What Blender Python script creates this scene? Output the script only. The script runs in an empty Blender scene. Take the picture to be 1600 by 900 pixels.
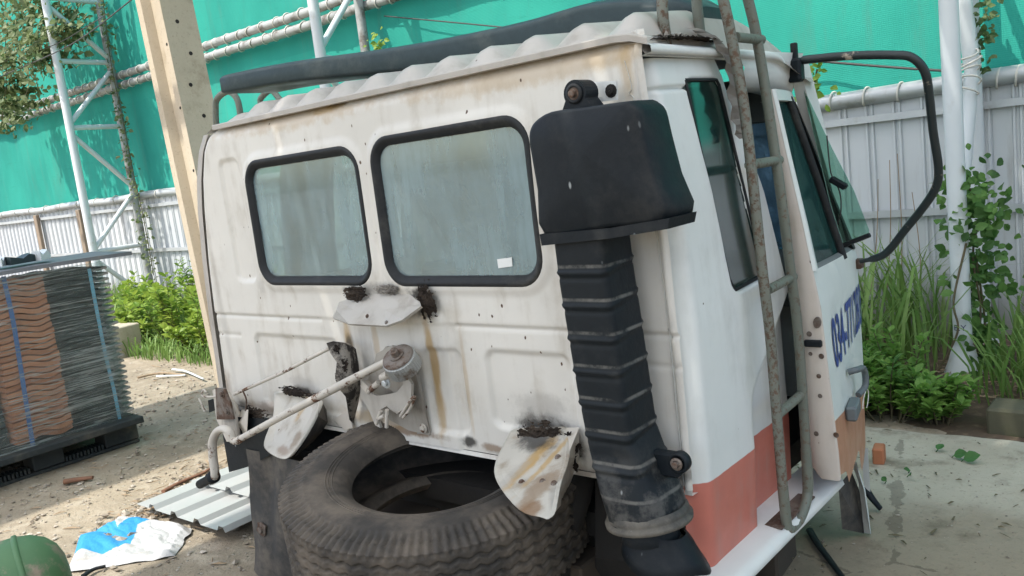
import bpy, math, random
import numpy as np
from mathutils import Vector, Matrix, noise as mnoise

random.seed(7); rng = np.random.default_rng(7)
S = bpy.context.scene
COL = S.collection
# ------------------------------------------------------------------ camera
CAM = np.array([0.0, 0.0, 1.43]); FPX = 1333.5854
MX = np.array([[0.75803458, 0.00489055, -0.65219603],      # rows: world X, Y, Z in camera axes (right, down, forward)
               [0.64141225, -0.18683079, 0.74409984],
               [-0.11821124, -0.98237994, -0.14476105]])
def on(u, v, axis, val):
    """photo pixel (1600x900) -> point where its ray meets the plane axis = val"""
    d = MX @ np.array([(u - 800) / FPX, (v - 450) / FPX, 1.0])
    return CAM + d * ((val - CAM[axis]) / d[axis])
def bk(u, v, Y=1.70):
    p = on(u, v, 1, Y); return p[0], p[2]
cam = bpy.data.cameras.new('camera'); camo = bpy.data.objects.new('camera', cam); COL.objects.link(camo)
cam.sensor_width = 36.0; cam.lens = FPX / 1600 * 36.0; cam.clip_start = 0.02; cam.clip_end = 500
r_, d_, f_ = MX[:, 0], MX[:, 1], MX[:, 2]
mw = Matrix(((r_[0], -d_[0], -f_[0], CAM[0]), (r_[1], -d_[1], -f_[1], CAM[1]), (r_[2], -d_[2], -f_[2], CAM[2]), (0, 0, 0, 1)))
camo.matrix_world = mw; S.camera = camo
# ------------------------------------------------------------------ sky, sun, exposure
LDIR = Vector((0.35, 1.0, -1.5)).normalized()               # the way the light travels
TOS = -LDIR
W = bpy.data.worlds.new('World'); S.world = W; W.use_nodes = True
wn = W.node_tree.nodes; wn.clear()
sky = wn.new('ShaderNodeTexSky'); sky.sky_type = 'NISHITA'; sky.sun_disc = False
sky.sun_elevation = math.asin(TOS.z); sky.sun_rotation = math.atan2(TOS.x, TOS.y)
sky.dust_density = 2.5; sky.air_density = 1.0
bg = wn.new('ShaderNodeBackground'); bg.inputs['Strength'].default_value = 0.15
wo = wn.new('ShaderNodeOutputWorld')
W.node_tree.links.new(sky.outputs[0], bg.inputs[0]); W.node_tree.links.new(bg.outputs[0], wo.inputs[0])
sun = bpy.data.lights.new('sun', 'SUN'); sun.energy = 2.6; sun.angle = math.radians(0.55); sun.color = (1.0, 0.95, 0.86)
suno = bpy.data.objects.new('sun', sun); COL.objects.link(suno)
suno.rotation_euler = LDIR.to_track_quat('-Z', 'Y').to_euler(); suno.location = (-6, -10, 14)
S.view_settings.view_transform = 'Standard'; S.view_settings.look = 'None'
S.view_settings.gamma = 1.0; S.view_settings.use_curve_mapping = False
S.view_settings.exposure = 0.98
S.render.engine = 'CYCLES'
S.cycles.max_bounces = 10; S.cycles.diffuse_bounces = 5; S.cycles.glossy_bounces = 4
S.cycles.transparent_max_bounces = 16; S.cycles.transmission_bounces = 6
S.cycles.caustics_reflective = False; S.cycles.caustics_refractive = False
S.cycles.use_denoising = True; S.cycles.sample_clamp_indirect = 6.0

# ------------------------------------------------------------------ material helpers
class NT:
    def __init__(s, name):
        s.m = bpy.data.materials.new(name); s.m.use_nodes = True
        s.t = s.m.node_tree; s.n = s.t.nodes; s.n.clear()
        s.out = s.n.new('ShaderNodeOutputMaterial'); s.b = s.n.new('ShaderNodeBsdfPrincipled')
        s.L(s.b.outputs[0], s.out.inputs[0]); s._p = None
    def L(s, a, b): s.t.links.new(a, b)
    def pos(s):
        if s._p is None:
            g = s.n.new('ShaderNodeNewGeometry'); s._g = g; s._p = g.outputs['Position']
        return s._p
    def geo(s, o):
        s.pos(); return s._g.outputs[o]
    def mapv(s, scale=(1, 1, 1), vec=None, loc=(0, 0, 0), rot=(0, 0, 0)):
        m = s.n.new('ShaderNodeMapping'); m.inputs['Scale'].default_value = scale
        m.inputs['Location'].default_value = loc; m.inputs['Rotation'].default_value = rot
        s.L(vec or s.pos(), m.inputs['Vector']); return m.outputs[0]
    def noise(s, scale, detail=4, rough=.55, vec=None, out='Fac', dist=0):
        t = s.n.new('ShaderNodeTexNoise'); t.inputs['Scale'].default_value = scale
        t.inputs['Detail'].default_value = detail; t.inputs['Roughness'].default_value = rough
        t.inputs['Distortion'].default_value = dist
        s.L(vec or s.pos(), t.inputs['Vector']); return t.outputs[out]
    def voro(s, scale, vec=None, out='Distance', feature='F1', rnd=1.0):
        t = s.n.new('ShaderNodeTexVoronoi'); t.inputs['Scale'].default_value = scale; t.feature = feature
        t.inputs['Randomness'].default_value = rnd
        s.L(vec or s.pos(), t.inputs['Vector']); return t.outputs[out]
    def ramp(s, fac, a, b, lo=0.0, hi=1.0):
        r = s.n.new('ShaderNodeMapRange'); r.inputs[1].default_value = a; r.inputs[2].default_value = b
        r.inputs[3].default_value = lo; r.inputs[4].default_value = hi; r.interpolation_type = 'SMOOTHSTEP'
        s.put(fac, r.inputs[0]); return r.outputs[0]
    def put(s, v, sock):
        if hasattr(v, 'is_output'): s.L(v, sock)
        else: sock.default_value = v
    def math(s, op, a, b=0.0, c=None):
        m = s.n.new('ShaderNodeMath'); m.operation = op
        s.put(a, m.inputs[0]); s.put(b, m.inputs[1])
        if c is not None: s.put(c, m.inputs[2])
        return m.outputs[0]
    def mix(s, fac, a, b):
        m = s.n.new('ShaderNodeMix'); m.data_type = 'RGBA'
        s.put(fac, m.inputs[0])
        for v, k in ((a, 6), (b, 7)):
            if isinstance(v, (tuple, list)): m.inputs[k].default_value = (*v[:3], 1)
            else: s.L(v, m.inputs[k])
        return m.outputs[2]
    def sep(s, v=None):
        x = s.n.new('ShaderNodeSeparateXYZ'); s.L(v or s.pos(), x.inputs[0]); return x.outputs
    def bump(s, h, strength=.3, dist=.01, chain=None):
        b = s.n.new('ShaderNodeBump'); b.inputs['Strength'].default_value = strength; b.inputs['Distance'].default_value = dist
        s.L(h, b.inputs['Height'])
        if chain is not None: s.L(chain, b.inputs['Normal'])
        return b.outputs[0]
    def fin(s, col=None, rough=None, metal=None, norm=None, spec=None, trans=None, alpha=None):
        B = s.b.inputs
        if col is not None:
            if isinstance(col, (tuple, list)): B['Base Color'].default_value = (*col[:3], 1)
            else: s.L(col, B['Base Color'])
        if rough is not None: s.put(rough, B['Roughness'])
        if metal is not None: s.put(metal, B['Metallic'])
        if norm is not None: s.L(norm, B['Normal'])
        if spec is not None: s.put(spec, B['Specular IOR Level'])
        if alpha is not None: s.put(alpha, B['Alpha'])
        return s.m

def simple(name, c, rough=.6, metal=0, var=.25, scale=8, bump=.15, bscale=60, dirt=None, dscale=3, dlo=.5, dhi=.75):
    k = NT(name); n = k.noise(scale, 5)
    col = k.mix(n, [x * (1 - var) for x in c], [min(1, x * (1 + var)) for x in c])
    if dirt: col = k.mix(k.ramp(k.noise(dscale, 6, .65), dlo, dhi), col, dirt)
    nb = k.bump(k.noise(bscale, 4), bump, .004)
    return k.fin(col, k.ramp(n, .2, .8, max(0, rough - .1), min(1, rough + .12)), metal, nb)

def paint(name, base, stains=(), orange=None, orange_mask=None, speck=.5, grime=.35, grimecol=(.30, .24, .16)):
    """chalky old truck paint: faint grime, brown chips, optional stains (x, z, rx, rz, colour, strength) in the cab's rear plane"""
    k = NT(name)
    n1 = k.noise(1.7, 6, .6); n2 = k.noise(9, 6, .6)
    col = k.mix(k.ramp(n1, .3, .75), [x * 1.03 for x in base], [x * .90 for x in base])
    if orange_mask is not None: col = k.mix(orange_mask(k), col, k.mix(k.ramp(n2, .3, .7), orange, [x * .93 for x in orange]))
    st = k.noise(5.0, 5, .6, k.mapv((3.2, 3.2, .35)))
    col = k.mix(k.math('MULTIPLY', k.ramp(k.math('ADD', k.math('MULTIPLY', st, .6), k.math('MULTIPLY', n2, .5)), .52, .80), grime), col, grimecol)
    P = k.sep()
    for i, (x, z, rx, rz, c, w) in enumerate(stains):
        dx = k.math('DIVIDE', k.math('SUBTRACT', P[0], x), rx); dz = k.math('DIVIDE', k.math('SUBTRACT', P[2], z), rz)
        d = k.math('SQRT', k.math('ADD', k.math('MULTIPLY', dx, dx), k.math('MULTIPLY', dz, dz)))
        nz = k.noise(22 if rz < .3 else 12, 5, .65, k.mapv((1, 1, .3 if rz > rx * 1.6 else 1), loc=(i * 3.1, 0, 0)))
        m = k.ramp(k.math('ADD', d, k.math('MULTIPLY', k.math('SUBTRACT', nz, .5), 1.5)), 1.05, .35)
        col = k.mix(k.math('MULTIPLY', m, w), col, c)
    mv = k.mapv((1.25, 1, .8), rot=(0, .35, 0)); v = k.voro(20, mv, out='Distance'); vr = k.sep(k.voro(20, mv, out='Color'))[0]
    chip = k.math('MULTIPLY', k.ramp(k.math('ADD', v, k.math('MULTIPLY', k.math('SUBTRACT', k.noise(60, 3), .5), .20)), .095, .06), k.ramp(vr, 1 - speck * .5, 1 - speck * .5 + .02))
    col = k.mix(chip, col, (.10, .055, .03))
    nb = k.bump(k.noise(3.5, 3), .12, .02); nb = k.bump(k.noise(140, 3), .12, .002, nb); nb = k.bump(k.math('SUBTRACT', 1, chip), .5, .002, nb)
    return k.fin(col, k.ramp(n2, .3, .7, .34, .55), 0, nb, .4)

def rusty(name, base, rust=(.12, .05, .022), lo=.5, hi=.62, rough=.6, scale=14, metal=0.0):
    k = NT(name); n = k.noise(scale, 8, .7); n2 = k.noise(4, 4)
    col = k.mix(n2, [x * .8 for x in base], [x * 1.15 for x in base])
    rc = k.mix(k.noise(35, 4), [x * .55 for x in rust], [x * 1.7 for x in rust])
    m = k.ramp(n, lo, hi); col = k.mix(m, col, rc)
    return k.fin(col, k.ramp(m, 0, 1, rough, .9), metal, k.bump(n, .45, .004))

def glass(name, tint=(.75, .9, .86), dust=.35, dust_haze_col=(.45, .5, .48), gloss=.12, fres=.9, rough=.04):
    k = NT(name); k.n.remove(k.b)
    tr = k.n.new('ShaderNodeBsdfTransparent'); tr.inputs[0].default_value = (*tint, 1)
    gl = k.n.new('ShaderNodeBsdfGlossy'); gl.inputs['Roughness'].default_value = rough
    df = k.n.new('ShaderNodeBsdfDiffuse'); df.inputs[0].default_value = (*dust_haze_col, 1)
    fr = k.n.new('ShaderNodeFresnel'); fr.inputs[0].default_value = 1.5
    m1 = k.n.new('ShaderNodeMixShader'); m2 = k.n.new('ShaderNodeMixShader')
    dn = k.ramp(k.math('ADD', k.math('MULTIPLY', k.noise(1.6, 6, .65), .6), k.math('MULTIPLY', k.noise(7, 5, .65, k.mapv((2.2, 2.2, .35), rot=(0, .12, 0))), .4)), .36, .62, dust * .5, min(1, dust * 1.55))
    dn = k.math('ADD', dn, k.ramp(k.noise(40, 4, .7), .62, .8, 0, .12))
    k.L(dn, m1.inputs[0]); k.L(tr.outputs[0], m1.inputs[1]); k.L(df.outputs[0], m1.inputs[2])
    k.L(k.math('ADD', k.math('MULTIPLY', fr.outputs[0], fres), gloss), m2.inputs[0]); k.L(m1.outputs[0], m2.inputs[1]); k.L(gl.outputs[0], m2.inputs[2])
    k.L(m2.outputs[0], k.out.inputs[0]); return k.m

def leafmat(name, a, b, c, trans=.35):
    k = NT(name); r = k.geo('Random Per Island')
    col = k.mix(r, a, b); col = k.mix(k.ramp(k.noise(2.3, 3), .45, .7), col, c)
    k.fin(col, .5, 0, None, .35)
    tl = k.n.new('ShaderNodeBsdfTranslucent'); k.L(col, tl.inputs[0])
    mx = k.n.new('ShaderNodeMixShader'); mx.inputs[0].default_value = trans
    k.L(k.b.outputs[0], mx.inputs[1]); k.L(tl.outputs[0], mx.inputs[2]); k.L(mx.outputs[0], k.out.inputs[0]); return k.m

# ------------------------------------------------------------------ mesh builder
class MB:
    def __init__(s): s.v = []; s.f = []; s.sm = []
    def add(s, vs, fs, smooth=False):
        o = len(s.v); s.v += [tuple(map(float, p)) for p in vs]; s.f += [tuple(i + o for i in f) for f in fs]; s.sm += [smooth] * len(fs)
        return s
    def box(s, lo, hi, bev=0.0, jit=0.0):
        lo = np.array(lo, float); hi = np.array(hi, float); lo, hi = np.minimum(lo, hi), np.maximum(lo, hi)
        return s.obox((lo + hi) / 2, (hi - lo) / 2, np.eye(3), bev)
    def obox(s, c, h, R, bev=0.0):
        """oriented box with chamfered edges; R columns = axes"""
        c = np.array(c, float); h = np.array(h, float); R = np.array(R, float)
        b = min(bev, *(h * .45)) if bev else 0
        if not b:
            P = [c + R @ (h * np.array(q)) for q in ((-1,-1,-1),(1,-1,-1),(1,1,-1),(-1,1,-1),(-1,-1,1),(1,-1,1),(1,1,1),(-1,1,1))]
            return s.add(P, [(0,3,2,1),(4,5,6,7),(0,1,5,4),(1,2,6,5),(2,3,7,6),(3,0,4,7)])
        V = []; idx = {}
        for sx in (-1,1):
            for sy in (-1,1):
                for sz in (-1,1):
                    sg = np.array((sx,sy,sz), float)
                    for a in range(3):
                        q = sg * (h - b); q[a] = sg[a] * h[a]
                        idx[(sx,sy,sz,a)] = len(V); V.append(c + R @ q)
        F = []
        for a in range(3):
            b1, b2 = [(1,2),(2,0),(0,1)][a]
            for sg in (-1,1):
                q = []
                for (u, w) in ((-1,-1),(1,-1),(1,1),(-1,1)):
                    k = [0,0,0]; k[a] = sg; k[b1] = u; k[b2] = w; q.append(idx[(*k, a)])
                F.append(tuple(q if sg > 0 else q[::-1]))
        for a in range(3):
            b1, b2 = [(1,2),(2,0),(0,1)][a]
            for u in (-1,1):
                for w in (-1,1):
                    k0 = [0,0,0]; k1 = [0,0,0]; k0[a] = -1; k1[a] = 1
                    for k in (k0, k1): k[b1] = u; k[b2] = w
                    q = (idx[(*k0,b1)], idx[(*k1,b1)], idx[(*k1,b2)], idx[(*k0,b2)])
                    F.append(q if u * w < 0 else q[::-1])
        for sx in (-1,1):
            for sy in (-1,1):
                for sz in (-1,1):
                    q = (idx[(sx,sy,sz,0)], idx[(sx,sy,sz,1)], idx[(sx,sy,sz,2)])
                    F.append(q if sx*sy*sz > 0 else q[::-1])
        return s.add(V, F)
    def tube(s, path, r, n=10, caps=True, smooth=True, flat=1.0):
        P = [np.array(p, float) for p in path]; m = len(P)
        rr = r if isinstance(r, (list, tuple, np.ndarray)) else [r] * m
        V = []; F = []; up = None
        for i in range(m):
            t = P[min(i+1, m-1)] - P[max(i-1, 0)]; t = t / (np.linalg.norm(t) + 1e-12)
            if up is None:
                a = np.array((0,0,1.0)) if abs(t[2]) < .9 else np.array((1.0,0,0))
                up = np.cross(t, np.cross(a, t)); up /= np.linalg.norm(up)
            else:
                up = up - t * (up @ t); up /= np.linalg.norm(up) + 1e-12
            sd = np.cross(t, up)
            for j in range(n):
                A = 2 * math.pi * j / n
                V.append(P[i] + rr[i] * (math.cos(A) * up * flat + math.sin(A) * sd))
        for i in range(m-1):
            for j in range(n):
                a = i*n+j; b = i*n+(j+1) % n; F.append((a, b, b+n, a+n))
        s.add(V, F, smooth)
        if caps:
            s.add(V[:n], [tuple(range(n))[::-1]]); s.add(V[-n:], [tuple(range(n))])
        return s
    def lathe(s, prof, c, R=None, n=24, smooth=True, close=False):
        """prof: (radius, height) pairs round local z"""
        R = np.eye(3) if R is None else np.array(R); c = np.array(c, float); V = []; F = []; m = len(prof)
        for (r, z) in prof:
            for j in range(n):
                A = 2*math.pi*j/n; V.append(c + R @ np.array((r*math.cos(A), r*math.sin(A), z)))
        for i in range(m if close else m-1):
            for j in range(n):
                a = i*n+j; b = i*n+(j+1) % n; k = ((i+1) % m)*n
                F.append((a, b, k+(j+1) % n, k+j))
        return s.add(V, F, smooth)
    def loft(s, rings, caps=(True, True), smooth=True, closed=True):
        n = len(rings[0]); V = [p for r in rings for p in r]; F = []
        for i in range(len(rings)-1):
            for j in range(n if closed else n-1):
                a = i*n+j; b = i*n+(j+1) % n; F.append((a, b, b+n, a+n))
        s.add(V, F, smooth)
        if caps[0]: s.add(rings[0], [tuple(range(n))[::-1]])
        if caps[1]: s.add(rings[-1], [tuple(range(n))])
        return s
    def plate(s, poly, nrm, th, bev=0.0):
        """flat polygon of 3-D points given thickness along nrm"""
        P = [np.array(p, float) for p in poly]; nv = np.array(nrm, float); nv = nv / np.linalg.norm(nv)
        area = sum((np.cross(P[i]-P[0], P[(i+1) % len(P)]-P[0]) for i in range(1, len(P))), np.zeros(3))
        if area @ nv < 0: P = P[::-1]
        A = [p + nv*th/2 for p in P]; B = [p - nv*th/2 for p in P]; n = len(P)
        V = B + A; F = [tuple(range(n))[::-1], tuple(range(n, 2*n))] + [(i, (i+1) % n, n+(i+1) % n, n+i) for i in range(n)]
        return s.add(V, F)
    def grid(s, fn, nu, nv, smooth=True, skip=None):
        V = [fn(i/nu, j/nv) for j in range(nv+1) for i in range(nu+1)]; F = []
        for j in range(nv):
            for i in range(nu):
                if skip and skip((i+.5)/nu, (j+.5)/nv): continue
                a = j*(nu+1)+i; F.append((a, a+1, a+nu+2, a+nu+1))
        return s.add(V, F, smooth)
    def mesh(s, name, mat):
        me = bpy.data.meshes.new(name); me.from_pydata(s.v, [], s.f); me.materials.append(mat)
        me.polygons.foreach_set('use_smooth', s.sm); me.update(); return me
    def build(s, name, mat, parent=None, origin=None, label=None):
        if parent is None and origin is None and s.v:
            A = np.array(s.v); origin = ((A[:,0].min()+A[:,0].max())/2, (A[:,1].min()+A[:,1].max())/2, A[:,2].min())
        if origin is not None: s.v = [tuple(np.array(p) - np.array(origin)) for p in s.v]
        o = bpy.data.objects.new(name, s.mesh(name, mat)); COL.objects.link(o)
        if parent is not None: attach(o, parent)
        if origin is not None: o.location = origin
        if label: o['label'] = label
        return o
def attach(o, parent):
    o.parent = parent
    if parent.type == 'EMPTY': o.matrix_parent_inverse = Matrix.Translation(-Vector(parent.location))
def thing(name, loc, label, cat, group=None):
    e = bpy.data.objects.new(name, None); e.empty_display_size = .2; COL.objects.link(e); e.location = loc
    return tag(e, label, cat, group)
def tag(o, label, cat, group=None):
    o['label'] = label; o['category'] = cat
    if group: o['group'] = group
    return o
def struct(o, kind='structure'): o['kind'] = kind; return o
def smoothpath(pts, n=6):
    """Catmull-Rom through points"""
    P = [np.array(p, float) for p in pts]; P = [2*P[0]-P[1]] + P + [2*P[-1]-P[-2]]; out = []
    for i in range(1, len(P)-2):
        for k in range(n):
            t = k/n; a, b, c, d = P[i-1:i+3]
            out.append(.5*((2*b) + (-a+c)*t + (2*a-5*b+4*c-d)*t*t + (-a+3*b-3*c+d)*t**3))
    out.append(P[-2]); return out
def rrect(w, h, r, n=6):
    """rounded rectangle outline, half sizes w, h (counter-clockwise)"""
    o = []
    for cx, cy, a0 in ((w-r, h-r, 0), (-w+r, h-r, 90), (-w+r, -h+r, 180), (w-r, -h+r, 270)):
        for k in range(n+1):
            a = math.radians(a0 + 90*k/n); o.append((cx + r*math.cos(a), cy + r*math.sin(a)))
    return o
def sdrr(x, y, cx, cy, w, h, r):
    dx = np.abs(x-cx)-(w-r); dy = np.abs(y-cy)-(h-r)
    return np.hypot(np.maximum(dx, 0), np.maximum(dy, 0)) + np.minimum(np.maximum(dx, dy), 0) - r
def sstep(a, b, x):
    t = np.clip((x-a)/(b-a), 0, 1); return t*t*(3-2*t)
def bolt(mb, c, axis, r=.012, h=.012, n=6):
    ax = np.array(axis, float); ax /= np.linalg.norm(ax)
    a = np.array((0,0,1.)) if abs(ax[2]) < .9 else np.array((1.,0,0)); u = np.cross(ax, a); u /= np.linalg.norm(u); w = np.cross(ax, u)
    R = np.array([u, w, ax]).T
    mb.lathe([(r*1.7, 0), (r*1.7, h*.25), (r, h*.25), (r, h), (r*.6, h*1.1), (.0005, h*1.1)], c, R, n if n > 6 else 12, False)
    return mb
# ================================================================== materials of the setting
def mat_ground():
    k = NT('dirt_ground')
    n1 = k.noise(.9, 6, .6); n2 = k.noise(6, 7, .65); n3 = k.noise(55, 5, .7)
    col = k.mix(k.ramp(n1, .35, .65), (.36, .305, .23), (.27, .23, .175))
    col = k.mix(k.ramp(n2, .45, .7), col, (.43, .375, .295))
    col = k.mix(k.ramp(n3, .55, .8), col, (.12, .095, .065))
    peb = k.voro(38); pc = k.voro(38, out='Color')
    pm = k.math('MULTIPLY', k.ramp(peb, .34, .2), k.ramp(k.sep(pc)[0], .72, .78))
    col = k.mix(pm, col, k.mix(k.sep(pc)[1], (.16, .14, .11), (.5, .46, .4)))
    h = k.math('ADD', k.math('MULTIPLY', n2, .6), k.math('ADD', k.math('MULTIPLY', n3, .35), k.math('MULTIPLY', pm, .4)))
    return k.fin(col, .95, 0, k.bump(h, .8, .03), .1)
def mat_concrete(name, a, b, grime=(.10, .085, .06), gl=.52, gh=.75):
    k = NT(name); n1 = k.noise(.8, 5); n2 = k.noise(5, 7, .68); n3 = k.noise(70, 4, .7)
    col = k.mix(k.ramp(n1, .35, .7), a, b); col = k.mix(k.math('MULTIPLY', k.ramp(n2, gl, gh), .75), col, grime)
    col = k.mix(k.math('MULTIPLY', k.ramp(n3, .55, .75), .35), col, (.08, .07, .055))
    return k.fin(col, .88, 0, k.bump(k.math('ADD', n2, k.math('MULTIPLY', n3, .4)), .35, .012), .2)
M_ground = mat_ground()
def mat_slab():
    k = NT('yard_concrete'); n1 = k.noise(.75, 6, .6); n2 = k.noise(4.5, 7, .68); n3 = k.noise(65, 4, .7); P = k.sep()
    col = k.mix(k.ramp(n1, .38, .62), (.52, .475, .385), (.40, .35, .27))
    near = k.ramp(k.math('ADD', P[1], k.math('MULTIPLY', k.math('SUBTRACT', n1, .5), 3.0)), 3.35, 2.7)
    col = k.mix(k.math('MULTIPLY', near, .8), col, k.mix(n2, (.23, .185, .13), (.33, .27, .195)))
    col = k.mix(k.math('MULTIPLY', k.ramp(n2, .5, .72), .7), col, (.14, .115, .08)); col = k.mix(k.math('MULTIPLY', k.ramp(n3, .55, .75), .4), col, (.07, .06, .045))
    ce = k.voro(.6, None, 'Distance', 'DISTANCE_TO_EDGE')
    crk = k.ramp(k.math('ADD', ce, k.math('MULTIPLY', k.math('SUBTRACT', n2, .5), .09)), .004, .001); col = k.mix(k.math('MULTIPLY', crk, .45), col, (.07, .06, .045))
    col = k.mix(k.math('MULTIPLY', k.ramp(k.noise(1.3, 6, .65), .55, .68), .55), col, (.17, .15, .11))
    return k.fin(col, .92, 0, k.bump(k.math('ADD', n2, k.math('MULTIPLY', n3, .5)), .5, .014), .15)
M_slab = mat_slab()
M_soil = simple('plant_soil', (.10, .07, .045), .95, 0, .4, 9, .8, 40, (.22, .16, .1), 14)
def mat_net():
    k = NT('green_net')
    wv = k.n.new('ShaderNodeTexWave'); wv.bands_direction = 'Z'; wv.inputs['Scale'].default_value = 26; wv.inputs['Distortion'].default_value = .6
    k.L(k.pos(), wv.inputs['Vector'])
    wx = k.n.new('ShaderNodeTexWave'); wx.bands_direction = 'X'; wx.inputs['Scale'].default_value = 22; wx.inputs['Distortion'].default_value = .6
    k.L(k.pos(), wx.inputs['Vector'])
    n1 = k.noise(1.2, 5, .6, k.mapv((1, 1, .5))); n2 = k.noise(60, 3, .6, k.mapv((.5, 1, 1.4)))
    col = k.mix(k.ramp(n1, .3, .75), (.050, .47, .355), (.034, .34, .265))
    wn1 = k.n.new('ShaderNodeTexWhiteNoise'); wn1.noise_dimensions = '2D'; P_ = k.sep(); cx_ = k.n.new('ShaderNodeCombineXYZ')
    k.L(k.math('FLOOR', k.math('DIVIDE', k.math('ADD', P_[0], k.math('MULTIPLY', P_[2], .05)), 1.83)), cx_.inputs[0]); k.L(k.math('FLOOR', k.math('DIVIDE', P_[2], 1.42)), cx_.inputs[1]); k.L(cx_.outputs[0], wn1.inputs['Vector'])
    col = k.mix(k.math('MULTIPLY', wn1.outputs['Value'], .45), col, (.025, .25, .205))
    col = k.mix(k.math('MULTIPLY', k.ramp(n2, .55, .75), .45), col, (.035, .33, .26))
    col = k.mix(k.math('MULTIPLY', k.ramp(wv.outputs['Fac'], .78, .95), .16), col, (.12, .55, .47))
    col = k.mix(k.math('MULTIPLY', k.ramp(k.noise(2.5, 6, .7, k.mapv((2.5, 1, .35))), .5, .75), .5), col, (.10, .30, .235))
    col = k.mix(k.math('MULTIPLY', k.ramp(k.noise(9, 5, .7, k.mapv((.25, 1, 2.5))), .58, .72), .35), col, (.03, .28, .21))
    k.fin(col, .8, 0, k.bump(k.math('ADD', wv.outputs['Fac'], k.math('ADD', wx.outputs['Fac'], k.math('MULTIPLY', n1, 6.0))), .25, .006), .15)
    tl = k.n.new('ShaderNodeBsdfTranslucent'); k.L(col, tl.inputs[0])
    mx = k.n.new('ShaderNodeMixShader'); mx.inputs[0].default_value = .3
    k.L(k.b.outputs[0], mx.inputs[1]); k.L(tl.outputs[0], mx.inputs[2]); k.L(mx.outputs[0], k.out.inputs[0]); return k.m
M_net = mat_net()
def mat_sheet():
    k = NT('fence_sheet'); n1 = k.noise(3, 6, .65, k.mapv((2.4, 1, .35))); n2 = k.noise(.8, 3)
    r = k.n.new('ShaderNodeObjectInfo').outputs['Random']
    col = k.mix(r, (.55, .585, .61), (.66, .675, .67)); col = k.mix(k.ramp(n2, .3, .7), col, (.55, .585, .605))
    col = k.mix(k.math('MULTIPLY', k.ramp(n1, .55, .78), .55), col, (.26, .23, .19))
    z = k.sep()[2]
    col = k.mix(k.math('MULTIPLY', k.ramp(k.math('ADD', z, k.math('MULTIPLY', n1, -.5)), .25, -.15), .7), col, (.22, .20, .15))
    return k.fin(col, .5, .15, k.bump(n1, .1, .01), .4)
M_sheet = mat_sheet()
M_galv = simple('galvanised_pipe', (.50, .53, .54), .45, .35, .15, 6, .1, 80, (.25, .23, .2), 4, .55, .8)
M_oldpipe = simple('weathered_pipe', (.36, .38, .37), .6, .2, .25, 7, .2, 60, (.12, .10, .08), 5, .48, .7)
M_white = simple('white_pole_paint', (.64, .68, .69), .4, 0, .06, 4, .08, 50, (.42, .40, .35), 5, .58, .85)
M_rope = simple('pale_tie_rope', (.66, .64, .58), .8, 0, .15, 30)
M_wire = simple('dark_wire', (.05, .05, .048), .6, 0, .2, 10)
M_pole = mat_concrete('cast_concrete', (.52, .45, .345), (.42, .36, .275), (.22, .165, .10), .48, .78)
M_hole = simple('dark_hole', (.015, .013, .012), .9)
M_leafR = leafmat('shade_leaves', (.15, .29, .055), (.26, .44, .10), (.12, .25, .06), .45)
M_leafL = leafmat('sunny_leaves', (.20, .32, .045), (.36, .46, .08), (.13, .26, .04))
M_vine = leafmat('vine_leaves', (.14, .19, .075), (.30, .34, .17), (.09, .15, .05))
M_vineR = leafmat('pole_vine_leaves', (.07, .17, .04), (.15, .29, .07), (.06, .13, .04), .4)
M_grass = leafmat('grass_blades', (.13, .25, .055), (.27, .41, .12), (.21, .31, .09), .4)
M_stem = simple('plant_stem', (.12, .10, .055), .85, 0, .35, 20)
M_drystem = simple('dry_stem', (.30, .22, .14), .85, 0, .35, 20)
M_canopy_steel = simple('canopy_steel', (.35, .36, .37), .6, .2, .2, 5)
def mat_canopy():
    k = NT('milky_fill_sheet'); k.n.remove(k.b)
    d = k.n.new('ShaderNodeBsdfDiffuse'); d.inputs[0].default_value = (.75, .78, .76, 1)
    t = k.n.new('ShaderNodeBsdfTranslucent'); t.inputs[0].default_value = (.93, .96, .94, 1)
    m = k.n.new('ShaderNodeMixShader'); m.inputs[0].default_value = .70  # mostly translucent, so the added canopy spreads soft fill below
    k.L(d.outputs[0], m.inputs[1]); k.L(t.outputs[0], m.inputs[2]); k.L(m.outputs[0], k.out.inputs[0]); return k.m
M_canopy = mat_canopy()

# ================================================================== ground
def gz(x, y):
    return .012*mnoise.noise(Vector((x*.8, y*.8, 0))) + .006*mnoise.noise(Vector((x*4, y*4, 3)))
mb = MB()
def gfn(u, v):
    x = -9.5 + 12*u; y = .3 + 5.6*v; e = min(u, 1-u, v, 1-v)
    return (x, y, gz(x, y)*min(1, e*12))
mb.grid(gfn, 240, 120)
mb.add([(-250,-250,-.02),(250,-250,-.02),(250,250,-.02),(-250,250,-.02)], [(0,1,2,3)])
struct(mb.build('ground', M_ground, origin=(0,0,0)))
# concrete apron right of the cab with a broken, uneven rim, a step above the soil
mb = MB()
def slab_edge(x): return 3.90 + .05*mnoise.noise(Vector((x*1.3, 7, 0))) + .02*mnoise.noise(Vector((x*7, 7, 0)))
def slab_left(y): return -2.75 + .18*mnoise.noise(Vector((y*1.1, 1, 9))) + .05*mnoise.noise(Vector((y*5, 1, 9)))
def slabfn(u, v):
    y0 = .3 + (slab_edge(-1.0)-.3)*v; x0 = slab_left(y0); x = x0 + (1.9-x0)*u
    y = .3 + (slab_edge(x)-.3)*v
    top = .035 + .004*mnoise.noise(Vector((x*2, y*2, 5)))
    if v > .999: top = .03
    if u < .02: top = .012
    return (x, y, top)
mb.grid(slabfn, 90, 80)
rim = [slabfn(i/90, 1.0) for i in range(91)]
mb.loft([rim, [(p[0], p[1]+.012, -.10) for p in rim]], (False, False), False, False)
struct(mb.build('concrete_slab', M_slab, origin=(0,0,0)))
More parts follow.
